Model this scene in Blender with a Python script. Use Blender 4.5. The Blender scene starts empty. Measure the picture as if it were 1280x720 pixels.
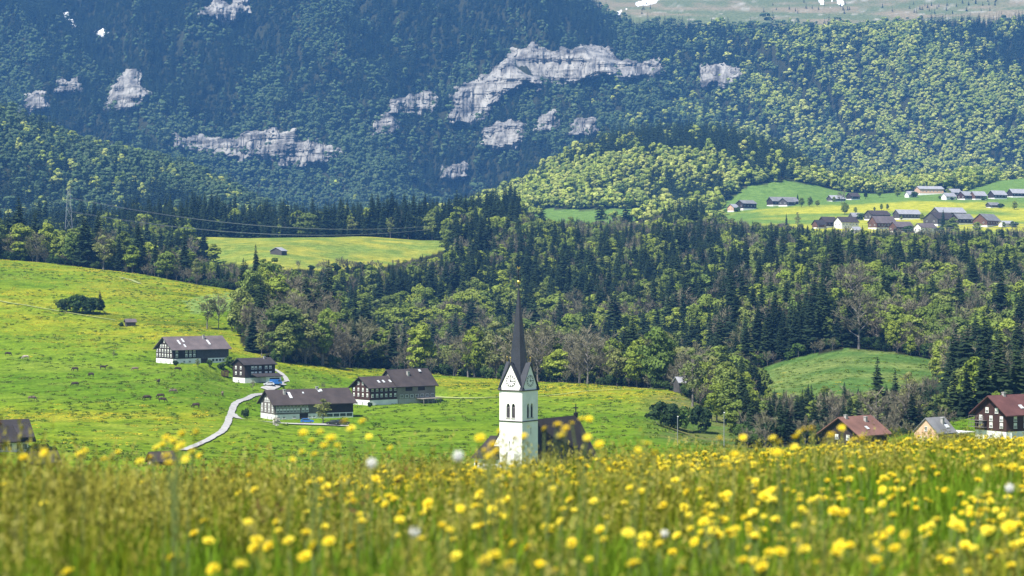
import bpy, bmesh, math, random
import numpy as np
from mathutils import Vector, Matrix

# ---------------------------------------------------------------- camera, sky, sun, exposure
scene = bpy.context.scene
C = scene.collection
R = math.radians
random.seed(7)
rng = np.random.default_rng(11)

F = 2772.0            # focal length in pixels of the 1280-pixel-wide photograph
UC, YH = 640.0, 330.0  # image column of the view axis, image row of eye level

cam_data = bpy.data.cameras.new('camera')
cam = bpy.data.objects.new('camera', cam_data)
C.objects.link(cam)
cam.location = (0, 0, 0)
cam.rotation_euler = (R(90), 0, 0)
cam_data.sensor_width = 36.0
cam_data.lens = F / 1280.0 * 36.0
cam_data.shift_y = -(360.0 - YH) / 1280.0
cam_data.clip_start = 0.1
cam_data.clip_end = 20000
cam_data.dof.use_dof = True
cam_data.dof.focus_distance = 420.0
cam_data.dof.aperture_fstop = 4.2
scene.camera = cam

SUN_EL, SUN_AZ = 56.0, 222.0     # azimuth clockwise from +Y (view direction): sun behind the left shoulder
world = bpy.data.worlds.new('World')
scene.world = world
world.use_nodes = True
wn = world.node_tree
bg = wn.nodes['Background']
sky = wn.nodes.new('ShaderNodeTexSky')
sky.sky_type = 'NISHITA'
sky.sun_disc = False
sky.sun_elevation = R(SUN_EL)
sky.sun_rotation = R(SUN_AZ)
sky.altitude = 600
wn.links.new(sky.outputs['Color'], bg.inputs['Color'])
bg.inputs['Strength'].default_value = 0.085

sun_data = bpy.data.lights.new('sun', 'SUN')
sun_data.energy = 5.0
sun_data.angle = R(0.5)
sun_data.color = (1.0, 0.95, 0.86)
sun = bpy.data.objects.new('sun', sun_data)
C.objects.link(sun)
sd = Vector((math.sin(R(SUN_AZ)) * math.cos(R(SUN_EL)), math.cos(R(SUN_AZ)) * math.cos(R(SUN_EL)), math.sin(R(SUN_EL))))
sun.rotation_euler = sd.to_track_quat('Z', 'Y').to_euler()
sun.location = (0, -50, 200)

vs = scene.view_settings
vs.view_transform = 'Standard'
vs.look = 'None'
vs.exposure = 0.95
vs.gamma = 1.0
vs.use_curve_mapping = False
cy = scene.cycles
cy.use_denoising = True
cy.max_bounces = 5
cy.diffuse_bounces = 3
cy.glossy_bounces = 2
cy.transmission_bounces = 3
cy.transparent_max_bounces = 6
cy.volume_bounces = 0
cy.use_adaptive_sampling = False
scene.render.threads_mode = 'AUTO'

# ---------------------------------------------------------------- small helpers
def P(u, y, d):
    return Vector(((u - UC) / F * d, d, (YH - y) / F * d))

def tag(o, label=None, cat=None, group=None, kind=None):
    if label: o['label'] = label
    if cat: o['category'] = cat
    if group: o['group'] = group
    if kind: o['kind'] = kind
    return o

def empty(name, loc=(0, 0, 0), rz=0.0):
    o = bpy.data.objects.new(name, None)
    o.empty_display_size = 0.2
    C.objects.link(o)
    o.location = loc
    o.rotation_euler = (0, 0, rz)
    return o

class MB:
    """collects faces for one mesh"""
    def __init__(s):
        s.v, s.f, s.m = [], [], []
    def face(s, pts, m=0):
        n = len(s.v)
        s.v.extend([tuple(p) for p in pts])
        s.f.append(tuple(range(n, n + len(pts))))
        s.m.append(m)
    def box(s, x0, x1, y0, y1, z0, z1, m=0):
        n = len(s.v)
        s.v += [(x0, y0, z0), (x1, y0, z0), (x1, y1, z0), (x0, y1, z0), (x0, y0, z1), (x1, y0, z1), (x1, y1, z1), (x0, y1, z1)]
        for q in ((0, 3, 2, 1), (4, 5, 6, 7), (0, 1, 5, 4), (1, 2, 6, 5), (2, 3, 7, 6), (3, 0, 4, 7)):
            s.f.append(tuple(n + i for i in q)); s.m.append(m)
    def tube(s, pts, radii, n=6, m=0, cap=True):
        rings = []
        for i, p in enumerate(pts):
            p = Vector(p)
            a = Vector(pts[max(i - 1, 0)]); b = Vector(pts[min(i + 1, len(pts) - 1)])
            t = (b - a).normalized()
            ref = Vector((0, 0, 1)) if abs(t.z) < 0.9 else Vector((1, 0, 0))
            e1 = t.cross(ref).normalized(); e2 = t.cross(e1)
            base = len(s.v)
            for k in range(n):
                ang = 2 * math.pi * k / n
                s.v.append(tuple(p + (e1 * math.cos(ang) + e2 * math.sin(ang)) * radii[i]))
            rings.append(base)
        for a, b in zip(rings[:-1], rings[1:]):
            for k in range(n):
                k2 = (k + 1) % n
                s.f.append((a + k, a + k2, b + k2, b + k)); s.m.append(m)
        if cap:
            s.f.append(tuple(rings[0] + k for k in range(n))); s.m.append(m)
            s.f.append(tuple(rings[-1] + k for k in reversed(range(n)))); s.m.append(m)
    def prism(s, poly, axis, lo, hi, m=0):
        """poly of 2-D points extruded along axis ('x' or 'y')"""
        n = len(s.v); k = len(poly)
        for w in (lo, hi):
            for a, b in poly:
                s.v.append((w, a, b) if axis == 'x' else (a, w, b))
        s.f.append(tuple(n + i for i in range(k))); s.m.append(m)
        s.f.append(tuple(n + k + i for i in reversed(range(k)))); s.m.append(m)
        for i in range(k):
            j = (i + 1) % k
            s.f.append((n + i, n + k + i, n + k + j, n + j)); s.m.append(m)
    def sphere(s, c, r, nu=8, nv=6, m=0):
        n = len(s.v)
        for i in range(nv + 1):
            th = math.pi * i / nv
            for k in range(nu):
                ph = 2 * math.pi * k / nu
                s.v.append((c[0] + r * math.sin(th) * math.cos(ph), c[1] + r * math.sin(th) * math.sin(ph), c[2] + r * math.cos(th)))
        for i in range(nv):
            for k in range(nu):
                k2 = (k + 1) % nu
                s.f.append((n + i * nu + k, n + (i + 1) * nu + k, n + (i + 1) * nu + k2, n + i * nu + k2)); s.m.append(m)
    def mesh(s, name, mats, fix=True):
        me = bpy.data.meshes.new(name)
        me.from_pydata(s.v, [], s.f)
        for mt in (mats if isinstance(mats, (list, tuple)) else [mats]):
            me.materials.append(mt)
        me.polygons.foreach_set('material_index', s.m)
        if fix:
            b = bmesh.new(); b.from_mesh(me)
            bmesh.ops.recalc_face_normals(b, faces=b.faces)
            b.to_mesh(me); b.free()
        me.update()
        return me
    def build(s, name, mats, parent=None, loc=None, rz=None):
        o = bpy.data.objects.new(name, s.mesh(name, mats))
        C.objects.link(o)
        if parent: o.parent = parent
        if loc is not None: o.location = loc
        if rz is not None: o.rotation_euler = (0, 0, rz)
        return o

def link_mesh(name, me, parent=None, loc=(0, 0, 0), rz=0.0, sc=None):
    o = bpy.data.objects.new(name, me)
    C.objects.link(o)
    if parent: o.parent = parent
    o.location = loc
    o.rotation_euler = (0, 0, rz)
    if sc: o.scale = sc
    return o

def np_mesh(name, v, faces, mats, midx=None, smooth=False):
    """v (n,3); faces (m,k) all with k corners"""
    me = bpy.data.meshes.new(name)
    v = np.asarray(v, np.float32); faces = np.asarray(faces, np.int32)
    k = faces.shape[1]
    me.vertices.add(len(v)); me.vertices.foreach_set('co', v.ravel())
    me.loops.add(faces.size); me.loops.foreach_set('vertex_index', faces.ravel())
    me.polygons.add(len(faces))
    me.polygons.foreach_set('loop_start', np.arange(0, faces.size, k, dtype=np.int32))
    me.polygons.foreach_set('loop_total', np.full(len(faces), k, np.int32))
    for mt in (mats if isinstance(mats, (list, tuple)) else [mats]):
        me.materials.append(mt)
    if midx is not None:
        me.polygons.foreach_set('material_index', np.asarray(midx, np.int32))
    me.polygons.foreach_set('use_smooth', np.full(len(faces), smooth))
    me.update(calc_edges=True)
    return me

def vnoise(x, y, seed=0):
    """smooth value noise in [0,1], vectorised"""
    x = np.asarray(x, float); y = np.asarray(y, float)
    xi = np.floor(x).astype(np.int64); yi = np.floor(y).astype(np.int64)
    fx = x - xi; fy = y - yi
    fx = fx * fx * (3 - 2 * fx); fy = fy * fy * (3 - 2 * fy)
    def h(a, b):
        n = (a * 374761393 + b * 668265263 + seed * 982451653) & 0x7fffffff
        n = ((n ^ (n >> 13)) * 1274126177) & 0x7fffffff
        return ((n ^ (n >> 16)) & 0xffff) / 65535.0
    a = h(xi, yi); b = h(xi + 1, yi); c = h(xi, yi + 1); d = h(xi + 1, yi + 1)
    return (a * (1 - fx) + b * fx) * (1 - fy) + (c * (1 - fx) + d * fx) * fy

def fbm(x, y, seed=0, oct=4):
    s = 0; a = 0.5; t = 0
    for i in range(oct):
        s = s + a * vnoise(np.asarray(x) * 2 ** i, np.asarray(y) * 2 ** i, seed + i * 17); t += a; a *= 0.5
    return s / t

def in_poly(x, y, poly):
    x = np.asarray(x, float); y = np.asarray(y, float)
    inside = np.zeros(x.shape, bool)
    n = len(poly); j = n - 1
    for i in range(n):
        xi, yi = poly[i]; xj, yj = poly[j]
        cond = ((yi > y) != (yj > y)) & (x < (xj - xi) * (y - yi) / ((yj - yi) if yj != yi else 1e-9) + xi)
        inside ^= cond
        j = i
    return inside

def poly_dist(x, y, poly):
    x = np.asarray(x, float); y = np.asarray(y, float)
    best = np.full(x.shape, 1e9)
    n = len(poly)
    for i in range(n):
        x0, y0 = poly[i]; x1, y1 = poly[(i + 1) % n]
        dx, dy = x1 - x0, y1 - y0
        t = np.clip(((x - x0) * dx + (y - y0) * dy) / (dx * dx + dy * dy + 1e-9), 0, 1)
        best = np.minimum(best, np.hypot(x - x0 - t * dx, y - y0 - t * dy))
    return np.where(in_poly(x, y, poly), best, -best)

# ---------------------------------------------------------------- materials
class NT:
    """tiny node-tree helper"""
    def __init__(s, name):
        s.mat = bpy.data.materials.new(name); s.mat.use_nodes = True
        s.t = s.mat.node_tree; s.b = s.t.nodes['Principled BSDF']; s.out = s.t.nodes['Material Output']
    def n(s, typ, **kw):
        nd = s.t.nodes.new(typ)
        for k, v in kw.items(): setattr(nd, k, v)
        return nd
    def l(s, a, b): s.t.links.new(a, b)
    def noise(s, scale, detail=3, vec=None, rough=0.6):
        nd = s.n('ShaderNodeTexNoise'); nd.inputs['Scale'].default_value = scale
        nd.inputs['Detail'].default_value = detail; nd.inputs['Roughness'].default_value = rough
        if vec is not None: s.l(vec, nd.inputs['Vector'])
        return nd
    def ramp(s, fac, stops):
        nd = s.n('ShaderNodeValToRGB'); e = nd.color_ramp.elements
        while len(e) < len(stops): e.new(0.5)
        for el, (p, c) in zip(e, stops):
            el.position = p; el.color = (*c, 1) if len(c) == 3 else c
        s.l(fac, nd.inputs['Fac']); return nd
    def mix(s, fac, a, b, mode='MIX'):
        nd = s.n('ShaderNodeMix', data_type='RGBA', blend_type=mode)
        for sock, val in ((nd.inputs[0], fac), (nd.inputs[6], a), (nd.inputs[7], b)):
            if hasattr(val, 'is_linked') or hasattr(val, 'links'): s.l(val, sock)
            elif isinstance(val, (int, float)): sock.default_value = val
            else: sock.default_value = (*val, 1)
        return nd.outputs[2]
    def coord(s, which='Object', scale=None):
        tc = s.n('ShaderNodeTexCoord'); o = tc.outputs[which]
        if scale:
            mp = s.n('ShaderNodeMapping'); mp.inputs['Scale'].default_value = scale
            s.l(o, mp.inputs['Vector']); o = mp.outputs['Vector']
        return o
    def bump(s, h, strength=0.4, dist=0.1):
        nd = s.n('ShaderNodeBump'); nd.inputs['Strength'].default_value = strength; nd.inputs['Distance'].default_value = dist
        s.l(h, nd.inputs['Height']); s.l(nd.outputs['Normal'], s.b.inputs['Normal'])

def plain(name, col, rough=0.8, var=0.25, scale=2.0, stretch=None, metal=0.0, spec=0.3, bump=0.0):
    m = NT(name)
    vec = m.coord('Object', stretch)
    nz = m.noise(scale, 4, vec)
    lo = tuple(c * (1 - var) for c in col); hi = tuple(min(1, c * (1 + var)) for c in col)
    rp = m.ramp(nz.outputs['Fac'], [(0.3, lo), (0.7, hi)])
    m.l(rp.outputs['Color'], m.b.inputs['Base Color'])
    m.b.inputs['Roughness'].default_value = rough
    m.b.inputs['Metallic'].default_value = metal
    m.b.inputs['Specular IOR Level'].default_value = spec
    if bump: m.bump(nz.outputs['Fac'], bump, 0.05)
    return m.mat

def foliage(name, cols, transl=0.25, noise_scale=0.35, spread=1.0):
    """colour differs from tree to tree (object random) and leaf clump to leaf clump"""
    m = NT(name)
    oi = m.n('ShaderNodeObjectInfo')
    k = len(cols)
    tree = m.ramp(oi.outputs['Random'], [(i / max(k - 1, 1), c) for i, c in enumerate(cols)])
    nz = m.noise(noise_scale, 3, m.coord('Object'))
    rp = m.ramp(nz.outputs['Fac'], [(0.3, (1 - 0.4 * spread,) * 3), (0.7, (1 + 0.4 * spread,) * 3)])
    col = m.mix(1.0, tree.outputs['Color'], rp.outputs['Color'], 'MULTIPLY')
    m.l(col, m.b.inputs['Base Color'])
    m.b.inputs['Roughness'].default_value = 0.7
    m.b.inputs['Specular IOR Level'].default_value = 0.06
    if transl:
        tr = m.n('ShaderNodeBsdfTranslucent'); m.l(col, tr.inputs['Color'])
        mx = m.n('ShaderNodeMixShader'); mx.inputs[0].default_value = transl
        m.l(m.b.outputs[0], mx.inputs[1]); m.l(tr.outputs[0], mx.inputs[2]); m.l(mx.outputs[0], m.out.inputs['Surface'])
    return m.mat

M = {}
M['spruce'] = foliage('spruce_needles', [(.012, .023, .012), (.017, .032, .015), (.028, .047, .018), (.015, .028, .014)], 0.08, 0.5)
M['beech'] = foliage('beech_leaves', [(.110, .150, .042), (.175, .235, .036), (.265, .320, .050), (.120, .180, .040), (.215, .255, .066)], 0.25, 0.4)
M['sunlit_beech'] = foliage('sunlit_beech_leaves', [(.200, .275, .045), (.370, .425, .075), (.150, .220, .050), (.460, .490, .120), (.300, .355, .080)], 0.2, 0.4)  # brighter copy of the beech colours: sunlight on the far slopes painted in
M['shaded_beech'] = foliage('shaded_beech_leaves', [(.080, .135, .055), (.120, .180, .070), (.062, .105, .050), (.135, .185, .078)], 0.22, 0.4)  # darker, bluer copy of the beech colours: cloud shade painted in
M['budding'] = foliage('budding_leaves', [(.15, .19, .06), (.22, .24, .075), (.12, .145, .06)], 0.3, 0.5)
M['bush'] = foliage('bush_leaves', [(.045, .085, .022), (.075, .13, .028), (.06, .10, .03)], 0.3, 0.8)
M['dark_bush'] = foliage('dark_bush_leaves', [(.025, .05, .02), (.04, .07, .024)], 0.2, 0.8)
M['blossom'] = foliage('blossom', [(.55, .50, .48), (.6, .58, .5)], 0.3, 0.8)
M['twig'] = foliage('twigs', [(.155, .140, .095), (.20, .185, .12), (.12, .112, .08), (.175, .175, .09)], 0.0, 0.6)
M['bark'] = plain('bark', (.085, .070, .058), 0.9, 0.4, 3, (1, 1, .3))
M['grey_bark'] = plain('grey_bark', (.17, .155, .14), 0.9, 0.3, 3, (1, 1, .3))

# ---------------------------------------------------------------- terrain: one sheet from the meadow to the mountain
# Surveyed profile lines: each gives, along the azimuth u, a distance d and the height (as the row where it is seen).
KN = {
 'C1': [(-500,430,592),(0,430,592),(350,430,588),(640,430,590),(840,430,590),(950,430,586),(1100,430,578),(1280,430,572),(1780,430,572)],
 'C2': [(-500,620,550),(0,620,546),(160,620,546),(380,620,553),(540,620,550),(640,620,546),(800,610,541),(860,600,552),(950,560,566),(1100,545,556),(1200,540,552),(1280,540,548),(1780,540,540)],
 'C3': [(-500,850,470),(0,850,474),(120,850,474),(235,850,471),(320,850,491),(380,830,514),(440,850,512),(490,850,505),(560,850,500),(640,850,499),(760,830,503),(820,790,514),(870,740,540),(950,690,556),(1100,640,550),(1170,640,535),(1240,640,519),(1280,650,510),(1780,650,480)],
 'C4': [(-500,1420,300),(0,1400,324),(110,1380,335),(200,1350,350),(270,1310,359),(345,1240,372),(390,1170,405),(430,1110,440),(480,1050,461),(540,1000,467),(640,980,474),(750,950,481),(840,900,488),(880,880,500),(950,800,535),(1100,740,556),(1200,730,545),(1280,740,510),(1780,760,470)],
 'C5': [(-500,1650,345),(0,1620,344),(160,1580,354),(270,1500,374),(345,1420,402),(420,1300,470),(480,1250,505),(540,1200,520),(640,1180,525),(750,1150,525),(840,1080,525),(950,930,500),(1100,880,500),(1200,890,508),(1280,900,515),(1780,900,515)],
 'C6': [(-500,1820,330),(0,1800,335),(160,1750,338),(270,1660,333),(345,1620,334),(420,1620,345),(480,1580,368),(540,1500,400),(640,1450,425),(750,1400,430),(840,1300,445),(940,1060,462),(1060,1050,436),(1180,1050,450),(1280,1050,460),(1780,1050,460)],
 'C7': [(-500,2100,310),(0,2100,312),(160,2000,302),(250,1950,293),(345,1950,297),(420,1950,299),(540,2000,302),(600,2050,292),(680,2080,292),(750,2060,305),(840,2000,310),(950,2000,313),(1060,1950,310),(1180,1800,325),(1280,1700,345),(1780,1700,345)],
 'C8': [(-500,2500,300),(0,2500,300),(160,2400,302),(345,2300,302),(540,2350,292),(640,2400,277),(750,2450,284),(840,2450,284),(950,2330,286),(1060,2330,287),(1280,2330,288),(1780,2330,288)],
 'C9': [(-500,3000,280),(0,3000,279),(60,2950,284),(160,2900,298),(345,2900,302),(540,2900,288),(640,2900,270),(750,2850,264),(840,2850,264),(900,2850,256),(1000,2850,250),(1060,2900,250),(1150,2900,245),(1280,2900,246),(1780,2900,246)],
 'C10': [(-500,3400,60),(-100,3400,118),(0,3400,143),(60,3400,168),(120,3400,193),(200,3400,209),(260,3400,231),(320,3400,262),(360,3400,280),(420,3400,290),(540,3400,285),(600,3400,266),(640,3400,248),(700,3400,212),(760,3400,184),(830,3400,172),(900,3400,176),(960,3400,190),(1010,3400,216),(1040,3400,236),(1100,3400,243),(1200,3400,234),(1280,3400,222),(1780,3400,200)],
 'C11': [(-500,3900,240),(0,3900,250),(345,3900,292),(640,3900,280),(830,3900,275),(1010,3900,258),(1100,3900,250),(1280,3900,246),(1780,3900,240)],
 'C12': [(-500,4500,262),(640,4500,262),(900,4500,250),(1280,4500,240),(1780,4500,240)],
 'C13': [(-500,5000,130),(640,5000,132),(1280,5000,128),(1780,5000,128)],
 'C14': [(-500,5550,-15),(600,5550,-5),(700,5520,14),(780,5440,34),(960,5420,38),(1130,5430,36),(1280,5480,24),(1780,5500,10)],
 'C15': [(-500,6400,-130),(600,6400,-90),(740,6200,-8),(960,6200,-6),(1280,6200,-12),(1780,6200,-12)],
 'C16': [(-500,7600,-150),(600,7600,-120),(960,7600,-45),(1780,7600,-45)],
}
UG = np.unique(np.concatenate([np.linspace(-480, -60, 36), np.arange(-60, 1342, 2.6), np.linspace(1342, 1760, 36)]))
DG = np.unique(np.concatenate([np.geomspace(1.0, 4, 8), np.geomspace(4, 70, 120), np.geomspace(70, 400, 24), np.geomspace(400, 1500, 170),
                               np.geomspace(1500, 4300, 120), np.geomspace(4300, 5700, 75), np.geomspace(5700, 7600, 24)]))
NU, ND = len(UG), len(DG)

def smooth_u(a, w=36.0):
    uu = np.arange(-500, 1781, 4.0)
    b = np.interp(uu, UG, a)
    k = np.exp(-0.5 * (np.arange(-30, 31) * 4.0 / w) ** 2); k /= k.sum()
    b = np.convolve(np.pad(b, 30, mode='edge'), k, 'valid')
    return np.interp(UG, uu, b)

def pchip(x, y, xq):
    h = np.diff(x); dl = np.diff(y) / h
    m = np.zeros_like(y)
    for i in range(1, len(x) - 1):
        if dl[i - 1] * dl[i] > 0:
            w1 = 2 * h[i] + h[i - 1]; w2 = h[i] + 2 * h[i - 1]
            m[i] = (w1 + w2) / (w1 / dl[i - 1] + w2 / dl[i])
    m[0] = dl[0]; m[-1] = dl[-1]
    i = np.clip(np.searchsorted(x, xq) - 1, 0, len(x) - 2)
    t = (xq - x[i]) / h[i]
    return ((1 + 2 * t) * (1 - t) ** 2 * y[i] + t * (1 - t) ** 2 * h[i] * m[i] + t * t * (3 - 2 * t) * y[i + 1] + t * t * (t - 1) * h[i] * m[i + 1])

crest_d = smooth_u(np.interp(UG, [-500, 0, 300, 640, 960, 1280, 1780], [13, 14.5, 18, 25, 35, 46, 55]))
crest_top = smooth_u(np.interp(UG, [-500, 0, 200, 430, 640, 900, 1100, 1280, 1780], [622, 618, 613, 605, 595, 581, 566, 561, 561]))
GRASS_H = np.interp(UG, [-500, 0, 640, 1280, 1780], [.40, .40, .33, .26, .26])
cols_d, cols_z = [], []
cols_d.append(np.full(NU, 1.0)); cols_z.append(np.full(NU, -1.13))
cols_d.append(np.full(NU, 6.0)); cols_z.append(np.full(NU, -1.22))
cols_d.append(crest_d); cols_z.append(-(crest_top - YH) / F * crest_d - GRASS_H)
cols_d.append(crest_d * 2.2); cols_z.append(-(crest_top + 50 - YH) / F * crest_d * 2.2 - 0.3)
cols_d.append(np.full(NU, 390.0)); cols_z.append(np.full(NU, -(604 - YH) / F * 390))
LINE = {}
for key in ['C%d' % i for i in range(1, 17)]:
    kn = KN[key]
    dd = smooth_u(np.interp(UG, [k[0] for k in kn], [k[1] for k in kn]), 14)
    yy = smooth_u(np.interp(UG, [k[0] for k in kn], [k[2] for k in kn]), 14)
    LINE[key] = dd
    cols_d.append(dd); cols_z.append((YH - yy) / F * dd)
cols_d = np.array(cols_d); cols_z = np.array(cols_z)
ZG = np.zeros((NU, ND))
for i in range(NU):
    ZG[i] = pchip(cols_d[:, i], cols_z[:, i], DG)
UU, DD = np.meshgrid(UG, DG, indexing='ij')
XX = (UU - UC) / F * DD
# relief: tufty meadow, rolling pasture, gullied mountain
ZG += (fbm(XX / 1.1, DD / 1.1, 3, 3) - .5) * 0.10 * np.clip((70 - DD) / 40, 0, 1)
pm = np.clip((DD - 400) / 60, 0, 1) * np.clip((1600 - DD) / 200, 0, 1)
ZG += ((fbm(XX / 75, DD / 120, 5, 3) - .5) * 4.0 + (fbm(XX / 14, DD / 26, 6, 3) - .5) * 0.9) * pm
mm = np.clip((DD - 1200) / 300, 0, 1) * np.clip((4300 - DD) / 400, 0, 1)
ZG += (fbm(XX / 130, DD / 160, 8, 3) - .5) * 9 * mm * np.clip(1 - np.exp(-((DD - 2650) / 300) ** 2) * (UU > 880), 0, 1)
mt = np.clip((DD - 4350) / 350, 0, 1) * np.clip((5900 - DD) / 500, 0, 1)
wob = 160 * (fbm(XX / 500, DD / 500, 21, 2) - .5)
rid = 1 - np.abs(2 * fbm((XX * .9 + DD * .45 + wob) / 330, (DD + wob) / 1500, 31, 3) - 1)
rid2 = 1 - np.abs(2 * fbm((XX * .8 - DD * .3 + wob) / 120, (DD - wob) / 420, 41, 3) - 1)
mt *= 1 - np.clip((DD - 5150) / 250, 0, 1) * np.clip((UU - 680) / 80, 0, 1)
ZG += ((rid - .7) * 230 + (rid2 - .7) * 65) * mt

def _level(u, y, d0, d1, rx, ry, dx=0.0, dy=0.0):
    """level a building plot"""
    iu = int(np.argmin(np.abs(UG - u)))
    rr = YH - F * ZG[iu] / DG
    k = np.where((DG > d0) & (DG < d1) & (rr <= y))[0]
    d = DG[k[0]] if len(k) else .5 * (d0 + d1)
    z0 = (YH - y) / F * d; x0 = (u - UC) / F * d + dx; y0 = d + dy
    q = np.sqrt(((XX - x0) / rx) ** 2 + ((DD - y0) / ry) ** 2)
    w = np.clip((1.9 - q) / .9, 0, 1); w = w * w * (3 - 2 * w)
    ZG[:] = ZG * (1 - w) + z0 * w
_level(216, 455, 860, 1150, 18, 20, 8, 10); _level(306, 479, 800, 1050, 13, 15, 4, 6); _level(343, 525, 700, 900, 22, 22, 12, 12); _level(462, 507, 760, 960, 22, 24, 9, 12)

def ground(x, y):
    """terrain height at world x, y (vectorised)"""
    x = np.asarray(x, float); y = np.asarray(y, float)
    u = UC + F * x / y
    iu = np.clip(np.searchsorted(UG, u) - 1, 0, NU - 2); idd = np.clip(np.searchsorted(DG, y) - 1, 0, ND - 2)
    tu = np.clip((u - UG[iu]) / (UG[iu + 1] - UG[iu]), 0, 1); td = np.clip((y - DG[idd]) / (DG[idd + 1] - DG[idd]), 0, 1)
    return (ZG[iu, idd] * (1 - tu) * (1 - td) + ZG[iu + 1, idd] * tu * (1 - td) + ZG[iu, idd + 1] * (1 - tu) * td + ZG[iu + 1, idd + 1] * tu * td)

def row_of(u, d):
    """image row at which the ground at azimuth u, distance d is seen"""
    x = (np.asarray(u, float) - UC) / F * d
    return YH - F * ground(x, d) / d

def hit(u, y, dmin, dmax, n=400):
    """distance of the first ground point seen at (u, y) between dmin and dmax"""
    ds = np.linspace(dmin, dmax, n)
    r = row_of(np.full(n, float(u)), ds) - y
    s = np.where((r[:-1] > 0) & (r[1:] <= 0))[0]
    if len(s):
        i = s[0]
        return float(ds[i] + (ds[i + 1] - ds[i]) * r[i] / (r[i] - r[i + 1] + 1e-12))
    return float(ds[int(np.argmin(np.abs(r)))])

def spot(u, y, dmin, dmax):
    d = hit(u, y, dmin, dmax)
    x = (u - UC) / F * d
    return Vector((x, d, float(ground(x, d))))

# --- what grows where (albedo stored on the sheet)
ROWS = YH - F * ZG / DD
CLEAR = {  # open grass among the woods: outline in (u, row) and the distances it lies at
 'hut_field': ([(228,306),(240,290),(345,290),(450,294),(540,300),(585,304),(540,318),(470,336),(400,338),(335,336),(300,330),(250,330)], 1500, 1985),
 'ravine_field': ([(925,486),(945,462),(1000,446),(1060,435),(1110,440),(1182,452),(1186,478),(1150,500),(1090,500),(980,500)], 880, 1090),
 'gap_field': ([(1120,388),(1130,372),(1205,366),(1215,380),(1180,392)], 1050, 1900),
 'hill_foot': ([(655,258),(700,262),(820,262),(822,270),(790,284),(700,284),(660,276)], 2430, 2960),
 'terrace': ([(905,300),(900,258),(935,232),(985,226),(1060,238),(1140,240),(1400,244),(1500,300)], 2230, 3120),
 'far_slope': ([(1196,246),(1215,236),(1262,222),(1290,218),(1400,200),(1400,246)], 2900, 3500),
 'left_far': ([(-200,306),(-200,276),(0,276),(14,279),(34,286),(30,306)], 2300, 3150),
}
def open_field(u, d, r):
    u = np.asarray(u, float); d = np.asarray(d, float); r = np.asarray(r, float)
    c4 = np.interp(u, UG, LINE['C4'])
    op = d < c4 * 1.0
    # the pasture edge left of the ravine, and the wooded bank right of the church
    edge = np.interp(r, [355, 372, 400, 430, 452, 470], [372, 318, 300, 300, 345, 520])
    op &= ~((u > edge) & (u < 700) & (d > 905) & (r < 460))
    bank = np.interp(r, [484, 500, 520, 550, 600], [846, 862, 905, 930, 930])
    op &= ~((u > bank) & (u < 1120) & (d > 640))
    op &= ~((u >= 1120) & (d > 690))
    for poly, d0, d1 in CLEAR.values():
        op |= (d > d0) & (d < d1) & in_poly(u, r, poly)
    return op
OPEN = open_field(UU, DD, ROWS)
def mixc(a, b, t):
    return a + (np.asarray(b) - a) * t[..., None]
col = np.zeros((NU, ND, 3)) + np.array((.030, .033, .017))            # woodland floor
green = np.array((.125, .200, .016)); 
yel = np.array((.37, .31, .022)); lush = np.array((.080, .160, .012)); pale = np.array((.165, .205, .040))
n1 = fbm(XX / 110, DD / 60, 51, 4); n2 = fbm(XX / 28, DD / 15, 61, 4); n3 = fbm(XX / 9, DD / 7, 71, 3)
g = np.zeros((NU, ND, 3)) + green
g = mixc(g, lush, np.clip((n1 - .42) * 4, 0, 1) * .8)
g = mixc(g, pale, np.clip((n2 - .55) * 4, 0, 1) * .45)
def bump1(x, c, w): return np.exp(-((x - c) / w) ** 2)
# dandelion-yellow bands across the pasture
slope = (UU - 100) * .12
yb = np.zeros_like(UU)
yb += 1.0 * bump1(ROWS - slope, 405, 26) * (UU < 330) + .85 * bump1(ROWS - slope * 1.2, 338, 14) * (UU < 360)
yb += .75 * bump1(ROWS - slope * .3, 368, 10) * (UU < 330)
yb += .85 * bump1(ROWS, 519, 11) * np.clip((300 - UU) / 60, 0, 1) + .35 * bump1(ROWS, 548, 8) * (UU < 300)
edge_row = np.interp(UU, [330, 400, 480, 540, 640, 750, 840], [455, 458, 466, 472, 480, 486, 492])
yb += 1.15 * bump1(ROWS, edge_row + 3, 8) * (UU > 335) * (UU < 880)
yb += .35 * bump1(ROWS, 490, 14) * (UU > 560)
yb *= (DD < 1450)
yb = np.clip(yb * np.clip(.15 + 2.2 * (n2 - .25), 0, 1.2) * np.clip(.1 + 1.9 * (n3 - .1), 0, 1.3), 0, .85)
YB = yb.copy()
yb = yb * .42
g = mixc(g, yel, yb)
mow = in_poly(UU, ROWS, [(228,376),(262,368),(330,362),(345,372),(300,388),(240,392)]) & (DD < 1450) & (DD > 950)
g[mow] = np.array((.16, .235, .065))
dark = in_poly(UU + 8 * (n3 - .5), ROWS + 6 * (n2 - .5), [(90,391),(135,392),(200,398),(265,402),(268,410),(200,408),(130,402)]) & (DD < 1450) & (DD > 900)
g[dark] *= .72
hf = (DD > 1450) & (DD < 2100)
g[hf] = mixc(np.zeros_like(g[hf]) + np.array((.14, .20, .045)), (.32, .30, .05), np.clip((n2[hf] - .42) * 3, 0, .8))
tr = (DD > 2150) & (DD < 4000)
g[tr] = mixc(np.zeros_like(g[tr]) + np.array((.11, .19, .045)), (.34, .34, .04), np.clip(.35 + (n1[tr] - .40) * 3, 0, .9) * np.clip((2790 - DD[tr]) / 40 + (n2[tr] - .5) * 2, 0, 1) * np.clip((UU[tr] - 915) / 70 + (n2[tr] - .5) * 2, 0, 1))
rf = (DD > 860) & (DD < 1100) & (UU > 900)
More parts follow.
